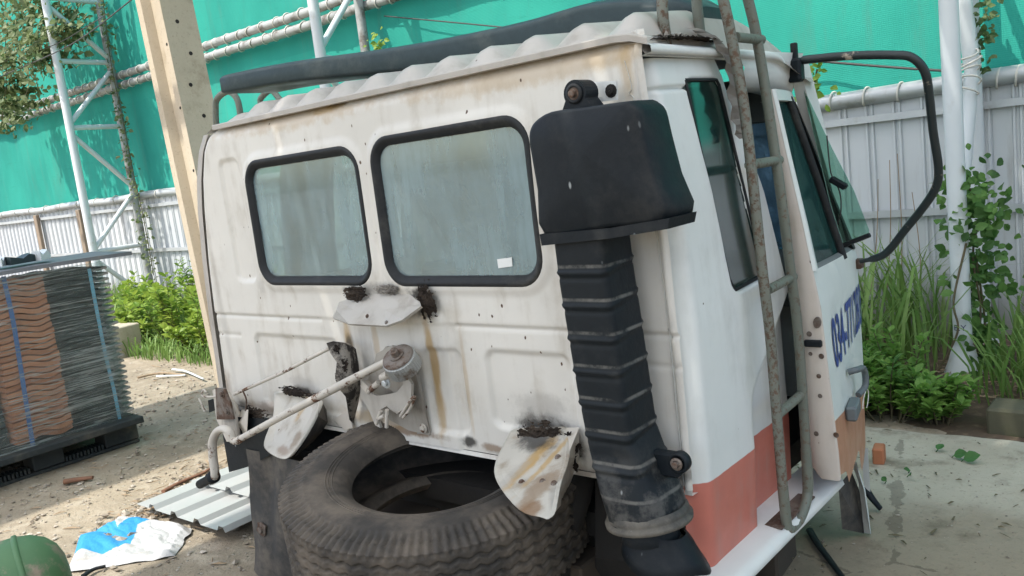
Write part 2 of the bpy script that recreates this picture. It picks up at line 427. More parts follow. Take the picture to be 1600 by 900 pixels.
# planting strip of soil along the fence
mb = MB()
def soilfn(u, v):
    x = -19 + 21.5*u; y = 3.7 + 2.2*v
    if x > -2.9: y = max(y, 3.93)
    return (x, y, -.012 + .05*sstep(3.9, 4.6, y) + .03*mnoise.noise(Vector((x*1.6, y*1.6, 2))) + .012*mnoise.noise(Vector((x*8, y*8, 2))))
mb.grid(soilfn, 220, 30)
struct(mb.build('soil_strip', M_soil, origin=(0,0,0)))
# ================================================================== boundary: corrugated fence, pipes, net
FY = 5.74
fence = thing('corrugated_fence', (-8.5, FY, 0), 'pale corrugated metal sheet fence with a galvanised top rail under the green net', 'fence')
prof = [(0,0),(.100,0),(.106,.015),(.118,.015),(.124,0),(.136,0),(.142,.015),(.154,.015),(.160,0)]
sheet = MB(); P = .166; row = []
for k in range(5):
    row += [(k*P + a, b) for a, b in prof]
row.append((5*P + .012, 0))
sheet.loft([[(a, -b, 0) for a, b in row], [(a, -b, .8) for a, b in row], [(a, -b, 1.56) for a, b in row]], (False, False), False, False)
sheet_me = sheet.mesh('metal_sheet', M_sheet)
x = -19.4; i = 0
while x < 2.2:
    o = bpy.data.objects.new('metal_sheet', sheet_me); COL.objects.link(o); attach(o, fence)
    o.location = (x, FY + .002*(i % 2) + random.uniform(-.002, .002), random.uniform(-.02, .0)); o.rotation_euler = (random.uniform(-.006, .006), random.uniform(-.004, .004), 0)
    x += 5*P; i += 1
def rail(name, z, r, y, mat, parent, x0=-19.4, x1=2.4, sag=.01, n=60):
    m = MB(); m.tube([(x0 + (x1-x0)*t/n, y + .006*math.sin(t*1.7), z + sag*math.sin(t*.9)) for t in range(n+1)], r, 10); return m.build(name, mat, parent)
rail('top_rail', 1.575, .052, FY-.03, M_galv, fence)
for z in (1.43, .82):
    m = MB(); m.box((-19.4, FY-.050, z-.022), (2.4, FY-.022, z+.022)); m.build('cross_rail', M_galv, fence)
# wooden uprights seen on the left part of the fence
for (u, v) in ((62, 365), (130, 365)):
    q = on(u, v, 1, FY-.08); m = MB(); m.box((q[0]-.06, FY-.11, 0), (q[0]+.06, FY-.055, 1.5), .006); m.build('fence_post', simple('old_timber', (.28, .22, .16), .85, 0, .3, 12), fence)
# white ties round the top rail
tie = MB(); tie.tube([(.05*math.sin(a)*0 + .05*a/6.28, -.03-.056*math.cos(a), 1.575+.056*math.sin(a)) for a in np.linspace(-2.6, 2.6, 16)], .007, 6)
tie_me = tie.mesh('tie', M_rope)
for u, v in ((1300,170),(1352,163),(1405,152),(1560,130),(1590,126)):
    q = on(u, v, 1, FY-.05); o = bpy.data.objects.new('tie', tie_me); COL.objects.link(o); attach(o, fence); o.location = (q[0], FY, 0)
for x in np.arange(-18.5, -3, .62):
    o = bpy.data.objects.new('tie', tie_me); COL.objects.link(o); attach(o, fence); o.location = (x, FY, 0)
# pair of pipes higher up, lashed at close steps
for zi, z in enumerate((3.06, 3.19)):
    e = thing('lashed_pipe', (-8.5, FY-.03, z), ('lower' if zi == 0 else 'upper') + ' of two grey pipes lashed along the green net with pale ties', 'pipe', 'pipes lashed along the net')
    rail('pipe', z, .048, FY-.06, M_oldpipe, e, -19.4, 2.0, .006)
    rg = MB(); rg.tube([(.03*math.sin(a*.5), -.06-.052*math.cos(a), .052*math.sin(a)) for a in np.linspace(-2.4, 2.4, 13)], .0075, 5)
    me = rg.mesh('tie', M_rope)
    for x in np.arange(-17.5, -3.6, .235):
        o = bpy.data.objects.new('tie', me); COL.objects.link(o); attach(o, e); o.location = (x + random.uniform(-.03, .03), FY, z); o.rotation_euler = (0, random.uniform(-.2, .2), 0)
# net
mb = MB()
def netfn(u, v):
    x = -20.5 + 23.2*u; z = 1.52 + 4.9*v
    return (x, FY + .065 + .045*mnoise.noise(Vector((x*1.1, 0, z*.7))) + .02*mnoise.noise(Vector((x*2.2+z*1.4, 3, z*.9))) + .010*mnoise.noise(Vector((x*5.5, 4, z*1.6))), z)
mb.grid(netfn, 420, 90)
net = tag(mb.build('shade_net', M_net), 'tall turquoise green shade net stretched above the metal fence', 'net')
# seams of the net: thin pale cords in long sagging runs
M_seam = simple('net_seam', (.05, .22, .18), .8)
for z in (1.78, 1.98, 2.28, 2.62, 2.80, 3.42, 3.80, 4.25, 4.62):
    m = MB(); m.tube([(x, netfn((x+20.5)/23.2, (z-1.52)/4.9)[1]-.006, z + .03*math.sin(x*.8+z*5) + .012*math.sin(x*3.1)) for x in np.linspace(-20, 2.5, 200)], .0045, 5); m.build('seam_cord', M_seam, net)
# thin wires strung in front of the net
def wire(pts, r=.005, label='', mat=None, nm='wire'):
    m = MB(); m.tube(smoothpath(pts, 8), r, 6); return tag(m.build(nm, mat or M_wire), label, 'wire')
wire([on(0,120,1,4.7), on(110,70,1,4.4), on(205,0,1,4.1), on(240,-30,1,4.0)], .007, 'thick dark cable strung past the vine covered truss tower')
wire([on(-10,102,1,4.9), on(80,72,1,4.8), on(130,45,1,4.7), on(170,20,1,4.6)], .005, 'thin dark cable strung just above the thick one')
wire([on(600,25,1,FY-.02), on(760,40,1,FY-.02), on(960,60,1,FY-.02)], .006, 'slack dark wire running down across the green net above the cab roof')
wire([on(1240,92,1,FY-.05), on(1330,100,1,FY-.05), on(1420,107,1,FY-.05), on(1500,112,1,FY-.05)], .008, 'rusty wire stretched level across the green net to the right truss poles')

# ---- truss towers (white steel tube): outer leg, inner leg, rungs, braces
def truss(xo, xi, top, rungs, diags, label, old_inner=True, r=.052):
    e = thing('truss_tower', ((xo+xi)/2, 5.25, 0), label, 'truss tower', 'truss towers along the fence')
    m = MB(); m.tube([(xo, 4.88, 0), (xo, 4.88, top)], r, 14); m.lathe([(.11, 0), (.105, .02), (.075, .10), (r+.004, .19)], (xo, 4.88, .0), None, 14); m.build('outer_leg', M_white, e)
    m = MB(); m.tube([(xi, 5.6, 0), (xi, 5.6, top)], r*.95, 14); m.lathe([(.10, 0), (.095, .02), (.07, .08), (r+.003, .15)], (xi, 5.6, .02), None, 14); m.build('inner_leg', M_oldpipe if old_inner else M_white, e)
    for z in rungs:
        m = MB(); m.tube([(xo, 4.88, z), (xi, 5.6, z)], r*.62, 10); m.build('rung', M_white, e)
    for z0, z1 in diags:
        m = MB(); m.tube([(xo, 4.88, z0), (xi, 5.6, z1)], r*.62, 10); m.build('brace', M_white, e)
    return e
tl = truss(-11.42, -11.52, 6.2, (.10, .92, 2.53, 3.37, 4.15), ((4.06, 3.42), (2.57, 3.27), (2.45, 1.72), (.94, 1.64), (.82, .12)), 'white tube truss tower beyond the tile pallet, hung with vines', True)
tm = truss(-6.17, -6.40, 5.6, (.3, .95, 1.75, 2.53, 3.9), ((2.60, 3.25), (2.45, 1.8), (.3, .9)), 'white tube truss tower showing above the middle of the cab roof', True, .048)
tr = truss(-1.145, -1.20, 4.6, (2.6, 3.4), (), 'white tube truss tower on the right with a vine climbing its foot', False, .047)
m = MB(); a = on(1497, -60, 1, 5.45); b = on(1519, 105, 1, 5.5); c = on(1498, 370, 1, 5.3); m.tube([a, b], .045, 12); m.tube([b, on(1507, 250, 1, 5.4), c], .040, 12); m.build('brace', M_white, tr)
for k in range(5):
    q = on(1512+random.uniform(-3,3), 85+14*k, 1, 5.48); m = MB(); m.tube([(q[0]+.075*math.cos(a), q[1]-.06+.075*math.sin(a), q[2]+.03*math.sin(a+k)) for a in np.linspace(0, 6.2, 16)], .006, 5); m.build('lashing', M_rope, tr)
q = on(1494, 546, 1, 4.83)
fc = bpy.data.curves.new('pole_mark', 'FONT'); fc.body = 'B.Y'; fc.size = .045; fc.extrude = .0
fo = bpy.data.objects.new('pole_mark', fc); COL.objects.link(fo); bpy.context.view_layer.update()
me = bpy.data.meshes.new_from_object(fo.evaluated_get(bpy.context.evaluated_depsgraph_get())); bpy.data.objects.remove(fo)
M_ink = simple('navy_ink', (.03, .04, .12), .6)
me.materials.clear(); me.materials.append(M_ink)
for vt in me.vertices:      # wrap the mark round the leg
    a = (vt.co.x - .045)/.047; vt.co = (-1.145 + .0495*math.sin(a+.25), 4.88 - .0495*math.cos(a+.25), .155 + .12 + vt.co.y)
o = bpy.data.objects.new('painted_mark', me); COL.objects.link(o); attach(o, tr)

# ---- precast concrete I-section pole with bolt holes, between pallet and cab
px0, px1, py0, py1 = -4.70, -4.44, 2.46, 2.66
pole = thing('concrete_pole', ((px0+px1)/2, (py0+py1)/2, 0), 'cream precast concrete pole with rows of bolt holes rising behind the cab', 'pole')
def pcx(z): return -4.46 - .074*z + .13 - .0016*z
def isec(z):
    s = 1 - .012*z; cx = pcx(z); cy = (py0+py1)/2; w = (px1-px0)/2*s; d = (py1-py0)/2*s; fl = .055*s; we = .05*s
    pts = [(-w,-d),(-w+fl,-d),(-w+fl+.02,-we),(w-fl-.02,-we),(w-fl,-d),(w,-d),(w,d),(w-fl,d),(w-fl-.02,we),(-w+fl+.02,we),(-w+fl,d),(-w,d)]
    return [(cx+a, cy+b, z) for a, b in pts]
m = MB(); m.loft([isec(z) for z in np.linspace(0, 8, 9)], (True, True), False); m.build('shaft', M_pole, pole)
hm = MB(); hm.lathe([(.012, .0), (.010, .002), (.0005, .0025)], (0,0,0), np.array([[0,0,1],[1,0,0],[0,1,0]]).astype(float), 12, False); hme = hm.mesh('bolt_hole', M_hole)
hm2 = MB(); hm2.lathe([(.009, .0), (.0075, .002), (.0005, .0025)], (0,0,0), np.array([[1,0,0],[0,0,-1],[0,1,0]]).astype(float), 12, False); hme2 = hm2.mesh('bolt_hole', M_hole)
for k in range(22):
    z = .35 + .17*k; s = 1-.012*z; cx = pcx(z); cy = (py0+py1)/2
    o = bpy.data.objects.new('bolt_hole', hme); COL.objects.link(o); attach(o, pole); o.location = (cx + (px1-px0)/2*s - .0005, cy + .02*(1 if k % 2 else -1), z)
    if k % 2:
        o = bpy.data.objects.new('bolt_hole', hme2); COL.objects.link(o); attach(o, pole); o.location = (cx + ((px1-px0)/2 - .024)*s, cy - (py1-py0)/2*s + .0005, z + .05)

# ---- open shed roof of milky sheets overhead and behind the viewer (unseen): added to shade the yard and soften its light, one sheet left out
canopy = thing('unseen_canopy', (-2, -4, 0), 'unseen shed roofed with milky sheets, shading the truck cab', 'canopy')
HZ = 5.0
def roofsheet(x0, x1, y0, y1):
    m = MB(); m.grid(lambda u, v: (x0+(x1-x0)*u, y0+(y1-y0)*v, HZ + .02*math.sin((x0+(x1-x0)*u)*30)), max(8, int((x1-x0)*20)), 2); return m.build('canopy_sheet', M_canopy, canopy)
XS = [(-7.27, -5.72)] + [(-4.52 + 1.3*k, -4.53 + 1.3*(k+1)) for k in range(9)]
for a, b in XS: roofsheet(a, b, -6.0, 3.44)
for y in (-5.9, -2.7, .5, 3.3):
    m = MB(); m.box((-7.4, y-.04, HZ-.16), (7.4, y+.04, HZ-.06)); m.build('purlin', M_canopy_steel, canopy)
for x_ in (-7.3, 7.2):
    for y in (-5.9, ):
        m = MB(); m.box((x_-.07, y-.07, 0), (x_+.07, y+.07, HZ-.16)); m.build('post', M_canopy_steel, canopy)
for x_ in (6.0, ):
    m = MB(); m.box((x_-.07, 3.2, 0), (x_+.07, 3.34, HZ-.16)); m.build('post', M_canopy_steel, canopy)
# ================================================================== truck cab
YB = 1.70
BLACK = (.03, .028, .026); YEL = (.42, .27, .10); BRN = (.20, .11, .05); GREY = (.34, .32, .29)
def pz(u, v): return bk(u, v)
st = [(*pz(660,470), .075, .055, BLACK, .95), (*pz(555,460), .06, .04, BLACK, .9), (*pz(600,452), .10, .03, GREY, .8),
      (*pz(548,560), .028, .16, YEL, .75), (*pz(678,560), .022, .22, YEL, .8), (*pz(690,640), .03, .12, YEL, .6), (*pz(590,530), .02, .10, YEL, .4),
      (*pz(845,670), .10, .05, BLACK, .95), (*pz(895,700), .06, .05, BLACK, .9), (*pz(470,615), .09, .03, BLACK, .9), (*pz(505,655), .08, .035, BLACK, .6),
      (*pz(540,660), .06, .025, BLACK, .8), (*pz(380,640), .09, .05, BLACK, .8), (*pz(350,600), .06, .10, BRN, .55),
      (*pz(640,672), .20, .018, BRN, .8), (*pz(735,690), .035, .02, BLACK, .9), (*pz(770,700), .05, .015, BRN, .7), (*pz(520,165), .07, .012, BLACK, .8), (*pz(500,172), .12, .02, YEL, .6),
      (*pz(980,110), .025, .10, YEL, .5), (*pz(950,90), .13, .03, YEL, .3), (*pz(545,540), .03, .05, BLACK, .8), (*pz(450,185), .55, .045, YEL, .42), (*pz(820,115), .55, .045, YEL, .42), (*pz(700,100), .35, .012, BRN, .55), (*pz(860,82), .3, .012, BRN, .6), (*pz(560,145), .3, .012, BRN, .5), (*pz(850,725), .25, .03, BRN, .5), (*pz(600,655), .30, .03, YEL, .5), (*pz(430,640), .25, .03, BRN, .5), (*pz(615,610), .15, .14, GREY, .6), (*pz(590,640), .05, .06, BLACK, .6), (*pz(560,600), .05, .10, (.14,.10,.07), .6), (*pz(350,500), .03, .4, GREY, .3), (*pz(730,600), .012, .2, YEL, .35), (*pz(845,640), .12, .05, GREY, .5), (*pz(470,600), .10, .04, GREY, .4), (*pz(600,470), .16, .06, GREY, .4), (*pz(410,445), .03, .04, GREY, .35), (*pz(1060,600), .02, .25, GREY, .5), (*pz(1060,735), .06, .03, BLACK, .7)]
M_back = paint('cab_white_rear', (.69, .665, .61), st, speck=.95, grime=.5)
M_cab = paint('cab_white', (.72, .73, .71), speck=.12, grime=.12, grimecol=(.35, .36, .32))
M_cream = paint('door_jamb_cream', (.54, .485, .43), speck=.6, grime=.5)
M_roof = paint('cab_roof_grey', (.46, .43, .39), speck=.3, grime=.5, grimecol=(.2, .17, .13))
ORANGE = (.54, .175, .13)
def om_side(k):
    P = k.sep(); return k.ramp(k.math('ADD', P[2], k.math('MULTIPLY', k.math('SUBTRACT', k.noise(30), .5), .004)), .6215, .6185)
M_side = paint('cab_white_orange', (.70, .72, .70), (), ORANGE, om_side, speck=.25, grime=.35, grimecol=(.35, .36, .32))
DOORANGE = (.48, .235, .14)
def om_door(k):
    P = k.sep(); s = k.math('ADD', P[2], k.math('MULTIPLY', k.math('SUBTRACT', P[1], 2.408), .126)); return k.ramp(s, .607, .603)
M_doorskin = paint('door_white_orange', (.70, .735, .705), (), DOORANGE, om_door, speck=.10, grime=.04)
def mat_rubber(name, c, rough=.6, dust=(.22, .2, .17), lo=.5, hi=.8, w=.6, scr=True):
    k = NT(name); n = k.noise(5, 7, .68); n2 = k.noise(40, 5, .65)
    col = k.mix(n2, [x*.8 for x in c], [x*1.3 for x in c])
    col = k.mix(k.math('MULTIPLY', k.ramp(n, lo, hi), w), col, dust)
    if scr:
        v = k.voro(26, k.mapv((1.0, 1, .45)))
        sc = k.math('MULTIPLY', k.ramp(v, .12, .05), k.ramp(k.sep(k.voro(26, k.mapv((1.0, 1, .45)), 'Color'))[0], .5, .52))
        col = k.mix(sc, col, (.30, .32, .32))
    return k.fin(col, k.ramp(n, .3, .8, rough-.12, rough+.2), 0, k.bump(n2, .25, .004), .2)
M_black = mat_rubber('black_plastic', (.0085, .012, .0155), .5, (.065, .062, .056), .5, .8, .5)
def mat_duct():
    k = NT('dusty_duct_plastic'); n = k.noise(5, 7, .68); n2 = k.noise(40, 5, .65); z = k.sep()[2]
    col = k.mix(n2, (.007, .0095, .012), (.013, .018, .022)); col = k.mix(k.math('MULTIPLY', k.ramp(n, .48, .8), .5), col, (.075, .072, .065))
    ph = k.math('FRACT', k.math('DIVIDE', k.math('SUBTRACT', 1.215, z), .0765)); ln = k.ramp(k.math('ABSOLUTE', k.math('SUBTRACT', ph, .43)), .075, .02)
    col = k.mix(k.math('MULTIPLY', k.math('MULTIPLY', ln, k.ramp(k.noise(14, 5, .7), .35, .6)), .75), col, (.17, .165, .15))
    low = k.math('MULTIPLY', k.ramp(z, .80, .62), k.ramp(k.noise(16, 6, .7), .42, .62)); col = k.mix(k.math('MULTIPLY', low, .55), col, (.13, .125, .115))
    v = k.voro(30, k.mapv((1, 1, .5))); col = k.mix(k.math('MULTIPLY', k.ramp(v, .12, .05), k.ramp(k.sep(k.voro(30, k.mapv((1, 1, .5)), 'Color'))[0], .72, .74)), col, (.25, .26, .26))
    return k.fin(col, k.ramp(n, .3, .8, .42, .7), 0, k.bump(n2, .25, .004), .2)
M_duct = mat_duct()
M_seal = mat_rubber('window_rubber', (.022, .024, .026), .55, (.16, .15, .13), .5, .8, .55, False)
M_flap = mat_rubber('dusty_rubber', (.05, .05, .05), .75, (.19, .165, .135), .38, .7, .8, False)
M_deflect = mat_rubber('dark_teal_plastic', (.032, .050, .055), .42, (.16, .17, .15), .5, .85, .5, False)
M_tyre = mat_rubber('tyre_rubber', (.045, .041, .037), .72, (.175, .145, .115), .38, .72, .8, False)
M_under = simple('dark_underbody', (.014, .013, .012), .95, 0, .4, 10, .5, 30, (.045, .036, .027), 4, .58, .8)  # near-black base with brown mottling
M_intr = simple('cab_interior', (.16, .17, .17), .8, 0, .25, 3)
M_brk = paint('bracket_paint', (.56, .52, .46), speck=.5, grime=.75, grimecol=(.13, .085, .05))
M_rust = rusty('rusty_steel', (.17, .145, .125), (.075, .042, .027), .42, .6)
M_mount = paint('mount_paint', (.44, .415, .375), speck=.3, grime=.6, grimecol=(.2, .16, .12))
M_guide = rusty('greasy_guide', (.30, .27, .23), (.03, .025, .022), .42, .55)
M_rod = rusty('rod_chipped', (.52, .48, .42), (.10, .05, .028), .53, .6)
M_ladder = rusty('ladder_green_grey', (.145, .16, .13), (.11, .075, .05), .52, .68, .5, 60)
M_ladtop = rusty('ladder_rusty', (.165, .175, .145), (.105, .068, .046), .46, .60, .55, 75)
M_blackpipe = rusty('mirror_black', (.018, .026, .028), (.34, .29, .23), .60, .66, .4, 9)
M_crud = mat_rubber('black_foam_crud', (.024, .019, .016), .95, (.10, .075, .055), .45, .72, .8, False)
M_glassB = glass('rear_glass', (.82, .93, .93), .36, (.34, .47, .50), .05, .5)  # dust layer, its blue tint standing in for reflected sky
M_glassS = glass('tinted_glass', (.05, .14, .125), .30, (.035, .11, .10), .03, .30, .12)
M_glassV = glass('vent_glass', (.62, .84, .76), .06, (.4, .5, .45), .05)
M_glassF = glass('front_glass', (.85, .93, .90), .10, (.4, .45, .43), .03)
M_glassW = glass('blue_tinted_windscreen', (.45, .62, .75), .50, (.20, .36, .56), .03)
M_blue = simple('blue_cab_curtain', (.10, .22, .38), .8, 0, .15, 4)
M_sticker = simple('paper_sticker', (.75, .76, .74), .6, 0, .03, 5)
M_cloth = simple('grey_torn_tape', (.22, .20, .175), .8, 0, .35, 14, .5, 40, (.08, .07, .06), 9)

cab = thing('truck_cab', (-2.04, 2.3, .35), 'old white truck cab with orange stripe standing on the ground, rear towards viewer', 'truck cab')
XLZ = np.array([.55, .65, 1.0, 1.2, 1.39, 1.5, 1.60, 1.66, 1.70]); XLX = np.array([-3.092, -3.086, -3.065, -3.045, -3.015, -2.985, -2.94, -2.885, -2.80])
def xl(z): return np.interp(z, XLZ, XLX)
def xr(z): return np.interp(z, [.35, 1.2, 1.66, 1.70], [-.995, -.997, -1.022, -1.03])
def prect(l, r, t, b, Y=YB):
    x0 = bk(*l, Y)[0]; x1 = bk(*r, Y)[0]; z1 = bk(*t, Y)[1]; z0 = bk(*b, Y)[1]
    return (x0+x1)/2, (z0+z1)/2, (x1-x0)/2, (z1-z0)/2
W1 = prect((396,340), (577,340), (490,234), (490,446)); W2 = prect((593,330), (853,390), (700,194), (720,448))
EMB = [(*prect((357,345), (387,345), (372,246), (372,440)), .03, .010), (*prect((408,590), (537,600), (470,526), (470,642)), .035, .012),
       (*prect((672,610), (727,610), (700,544), (700,676)), .03, .010), (*prect((765,610), (897,610), (830,551), (830,676)), .035, .012)]
def back_h(x, z):
    """how far the rear sheet is pushed in (+) or stands out (-)"""
    h = 0*x
    for cx, cz, w, hh, r, d in EMB:
        s = sdrr(x, z, cx, cz, w, hh, r); h = h + d*sstep(.006, -.012, s)
    zl = .988; h = h - .004*sstep(.0, .010, z-zl) + .006*np.exp(-((z-zl)/.005)**2)*(x < -2.35) + .006*np.exp(-((z-zl)/.005)**2)*(x > -1.72)
    h = h + .004*np.exp(-((z-.912)/.006)**2)*((x < -2.86) | (x > -1.15))
    h = h - .010*sstep(.012, -.006, sdrr(x, z, -1.93, .78, .17, .24, .02))                    # raised centre channel
    for cx, cz, w, hh in (W1, W2): h = h - .008*sstep(.030, .0, sdrr(x, z, cx, cz, w, hh, .085))
    h = h + .05*sstep(.06, 0, x - xl(z))**1.5                                                   # rolled left edge
    h = h + .03*sstep(1.62, 1.685, z)**2
    h = h - .012*np.exp(-((x-(xr(z)-.012))/.008)**2)                                            # raised weld lip at the right seam
    h = h + .0025*np.sin(x*6.1+z*2.3)*np.sin(z*7.7+1.0)
    return h
nu, nv = 340, 180; Zs = np.linspace(.612, 1.69, nv+1)
mb = MB(); U = np.linspace(0, 1, nu+1)
ZG, UG = np.meshgrid(Zs, U, indexing='ij')
zb = .612 + .02*sstep(-2.7, -3.05, xl(.65) + UG*(xr(.65)-xl(.65)))
ZG = np.where(ZG < .8, zb + (ZG-.612)/(.8-.612)*(.8-zb), ZG)
XG = xl(ZG) + UG*(xr(ZG)-xl(ZG)); YG = YB + back_h(XG, ZG)
hole = np.minimum(sdrr(XG, ZG, W1[0], W1[1], W1[2]-.009, W1[3]-.009, .076), sdrr(XG, ZG, W2[0], W2[1], W2[2]-.009, W2[3]-.009, .076))
V = np.stack([XG, YG, ZG], -1).reshape(-1, 3); F = []
hc = (hole[:-1,:-1]+hole[1:,1:])/2
for j in range(nv):
    for i in range(nu):
        if hc[j, i] < 0: continue
        a = j*(nu+1)+i; F.append((a, a+1, a+nu+2, a+nu+1))
mb.add(V, F, True)
rear = mb.build('rear_panel', M_back, cab)
# folded bottom flange of the rear sheet
m = MB(); low = [(XG[0, i], YB-.004, ZG[0, i]) for i in range(0, nu+1, 4)]
m.loft([low, [(p[0], p[1]-.004, p[2]-.012) for p in low], [(p[0], p[1]+.03, p[2]-.014) for p in low]], (False, False), False, False); m.build('bottom_flange', M_back, rear)
# ---- rear windows
def window(rect, name, glassm, parent, Y=YB, r=.085, tilt=None, width=.031):
    cx, cz, w, h = rect
    e = MB(); outer = rrect(w, h, r, 8); rings = []
    prof = [(0, .010), (.002, -.012), (.009, -.017), (.018, -.014), (.024, -.006), (width, -.002), (width+.002, .012)]
    for ins, dy in prof:
        q = rrect(w-ins, h-ins, max(r-ins, .01), 8); rings.append([(cx+a, Y+dy, cz+b) for a, b in q])
    e.loft([list(x) for x in rings], (False, False), True)
    o = e.build(name, M_seal, parent)
    q = rrect(w-width+.004, h-width+.004, r-width, 8); g = MB(); g.plate([(cx+a, Y+.004, cz+b) for a, b in q], (0,1,0), .004); g.build('pane', glassm, o)
    return o
w1 = window(W1, 'rear_window', M_glassB, cab); w2 = window(W2, 'rear_window', M_glassB, cab)
c0 = bk(788, 411); m = MB(); a = [bk(777,405), bk(800,402), bk(801,416), bk(779,419)]
m.plate([(p[0], YB-.0005, p[1]) for p in a], (0,-1,0), .001); m.build('sticker', M_sticker, w2)
# ---- left corner strip and left side (with its window) and front, so that light comes through the rear glass
m = MB()
def lfn(u, v):
    z = .40 + 1.29*v; x = xl(max(z, .55)); return (x - .012 - .03*math.sin(u*math.pi), YB + .045 + 1.22*u, z)
LW = lambda u, v: ((.13 < u < .28 or .52 < u < .83) and .50 < v < .92)
m.grid(lfn, 60, 48, True, LW); m.build('left_side', M_cab, cab)
m = MB(); zz = np.linspace(.64, 1.66, 40)
m.loft([[(xl(z)-.014, YB+.05, z) for z in zz], [(xl(z)-.018, YB+.012, z) for z in zz], [(xl(z)-.010, YB+.004, z) for z in zz], [(xl(z)+.018, YB+.006, z) for z in zz]], (False, False), True, False); m.build('corner_lip', M_roof, cab)
m = MB(); m.plate([(xl(1.1)+.01, YB+.24, 1.05), (xl(1.1)+.01, 2.72, 1.05), (xl(1.5)+.02, 2.65, 1.58), (xl(1.5)+.02, YB+.24, 1.58)], (1,0,0), .004); m.build('left_window', M_glassF, cab)
m = MB(); m.box((-3.04, 2.90, .38), (-1.03, 2.96, 1.0), .01); m.build('front_panel', M_cab, cab)
m = MB(); m.plate([(-2.95, 2.95, 1.0), (-1.06, 2.95, 1.0), (-1.10, 2.63, 1.60), (-2.90, 2.63, 1.60)], (0,1,.5), .006); m.build('windscreen', M_glassW, cab)
for x0, x1 in ((-3.03, -2.92), (-1.09, -1.02)):
    m = MB(); m.loft([[(x0, 2.90, 1.0), (x1, 2.90, 1.0), (x1, 2.97, 1.0), (x0, 2.97, 1.0)], [(x0+.04, 2.58, 1.62), (x1+.0, 2.58, 1.62), (x1+.0, 2.66, 1.62), (x0+.04, 2.66, 1.62)]], (True, True), False); m.build('front_pillar', M_cab, cab)
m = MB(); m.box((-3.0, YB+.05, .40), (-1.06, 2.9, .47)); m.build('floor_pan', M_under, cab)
m = MB(); m.grid(lambda u, v: (-2.9+1.84*u, YB+.03+.9*v, 1.645), 2, 2); m.build('headliner', M_intr, cab)
m = MB(); m.box((-2.98, YB+.035, .63), (-1.06, YB+.06, 1.08)); m.build('inner_lining', M_intr, cab)
for cx in (-2.62, -1.45):      # seats inside
    m = MB(); m.obox((cx, 2.16, .80), (.23, .05, .24), Matrix.Rotation(-.16, 3, 'X'), .04); m.obox((cx, 2.34, .60), (.23, .24, .08), np.eye(3), .04); m.build('seat', M_intr, cab)
m = MB(); m.plate([(-2.85, 2.60, 1.60), (-1.12, 2.60, 1.60), (-1.12, 2.55, 1.46), (-2.85, 2.55, 1.46)], (0,-1,.3), .015); m.build('sun_visor', M_intr, cab)
m = MB(); m.box((-2.9, 2.66, .85), (-1.08, 2.88, 1.02), .03); m.build('dashboard', M_intr, cab)
# ---- right rear quarter with its tinted window
XS0 = -.992
def pil(z): return np.interp(z, [.385, .7, .93, 1.03, 1.27, 1.53, 1.63], [2.32, 2.305, 2.30, 2.26, 2.19, 2.07, 2.04])
def side_pt(y, z):
    x = np.interp(z, [.35, .6, 1.0, 1.3, 1.58, 1.66], [-.985, -.972, -.972, -.985, -1.012, -1.03])
    x = x - .045*(1-sstep(0, .06, y-YB))**2
    low = sstep(.80, .70, z + (y-2.03)*-.8); x = x - .042*low*sstep(1.985, 2.045, y)
    d = sd_win(y, z); x = x - .012*sstep(.012, -.004, d)
    return x
WY = lambda z: (1.872 + (1.571-z)*.17, 2.165)
def sd_win(y, z):
    y0 = 1.865 + (1.575-z)*.165; y1 = 2.035 + (1.575-z)*.20; z0 = 1.045 + (y-2.0)*.06; z1 = 1.572
    return sdrr(y, z, (y0+y1)/2, (z0+z1)/2, (y1-y0)/2, (z1-z0)/2, .035)
nu, nv = 90, 300; yy = np.linspace(YB-.008, 2.20, nu+1); zz = np.linspace(.385, 1.625, nv+1)
ZG, YG = np.meshgrid(zz, yy, indexing='ij'); YG = (YB-.008) + (YG-(YB-.008))/(2.20-(YB-.008))*(pil(ZG)-(YB-.008)); XG = side_pt(YG, ZG)
sl = 1.552 + (YG-1.70)*.02; XG = XG - .012*np.exp(-((ZG-sl)/.0045)**2)*(YG < 1.875)
V = np.stack([XG, YG, ZG], -1).reshape(-1, 3); F = []; D = sd_win(YG, ZG); dc = (D[:-1,:-1]+D[1:,1:])/2
for j in range(nv):
    for i in range(nu):
        if dc[j, i] < -.008: continue
        a = j*(nu+1)+i; F.append((a, a+1, a+nu+2, a+nu+1))
mb = MB(); mb.add(V, F, True); side = mb.build('side_panel', M_side, cab)
m = MB(); zz2 = np.linspace(.40, 1.62, 30); m.loft([[(float(side_pt(pil(z), np.array(z))), float(pil(z)), z) for z in zz2], [(float(side_pt(pil(z), np.array(z)))-.05, float(pil(z))+.012, z) for z in zz2], [(float(side_pt(pil(z), np.array(z)))-.055, float(pil(z))-.03, z) for z in zz2]], (False, False), False, False); m.build('door_pillar', M_cab, cab)
m = MB(); pts = []
for (y, z) in ((1.863, 1.573), (2.025, 1.573), (2.038, 1.56), (2.138, 1.072), (2.13, 1.055), (1.962, 1.046), (1.942, 1.080)): pts.append((float(side_pt(np.array(y), np.array(z)))-.004, y, z))
m.add(pts, [tuple(range(7))]); sw = m.build('side_window', M_glassS, cab)
m = MB(); m.tube([(p[0]+.003, p[1], p[2]) for p in pts+[pts[0]]], .0045, 6); m.build('seal', M_seal, sw)
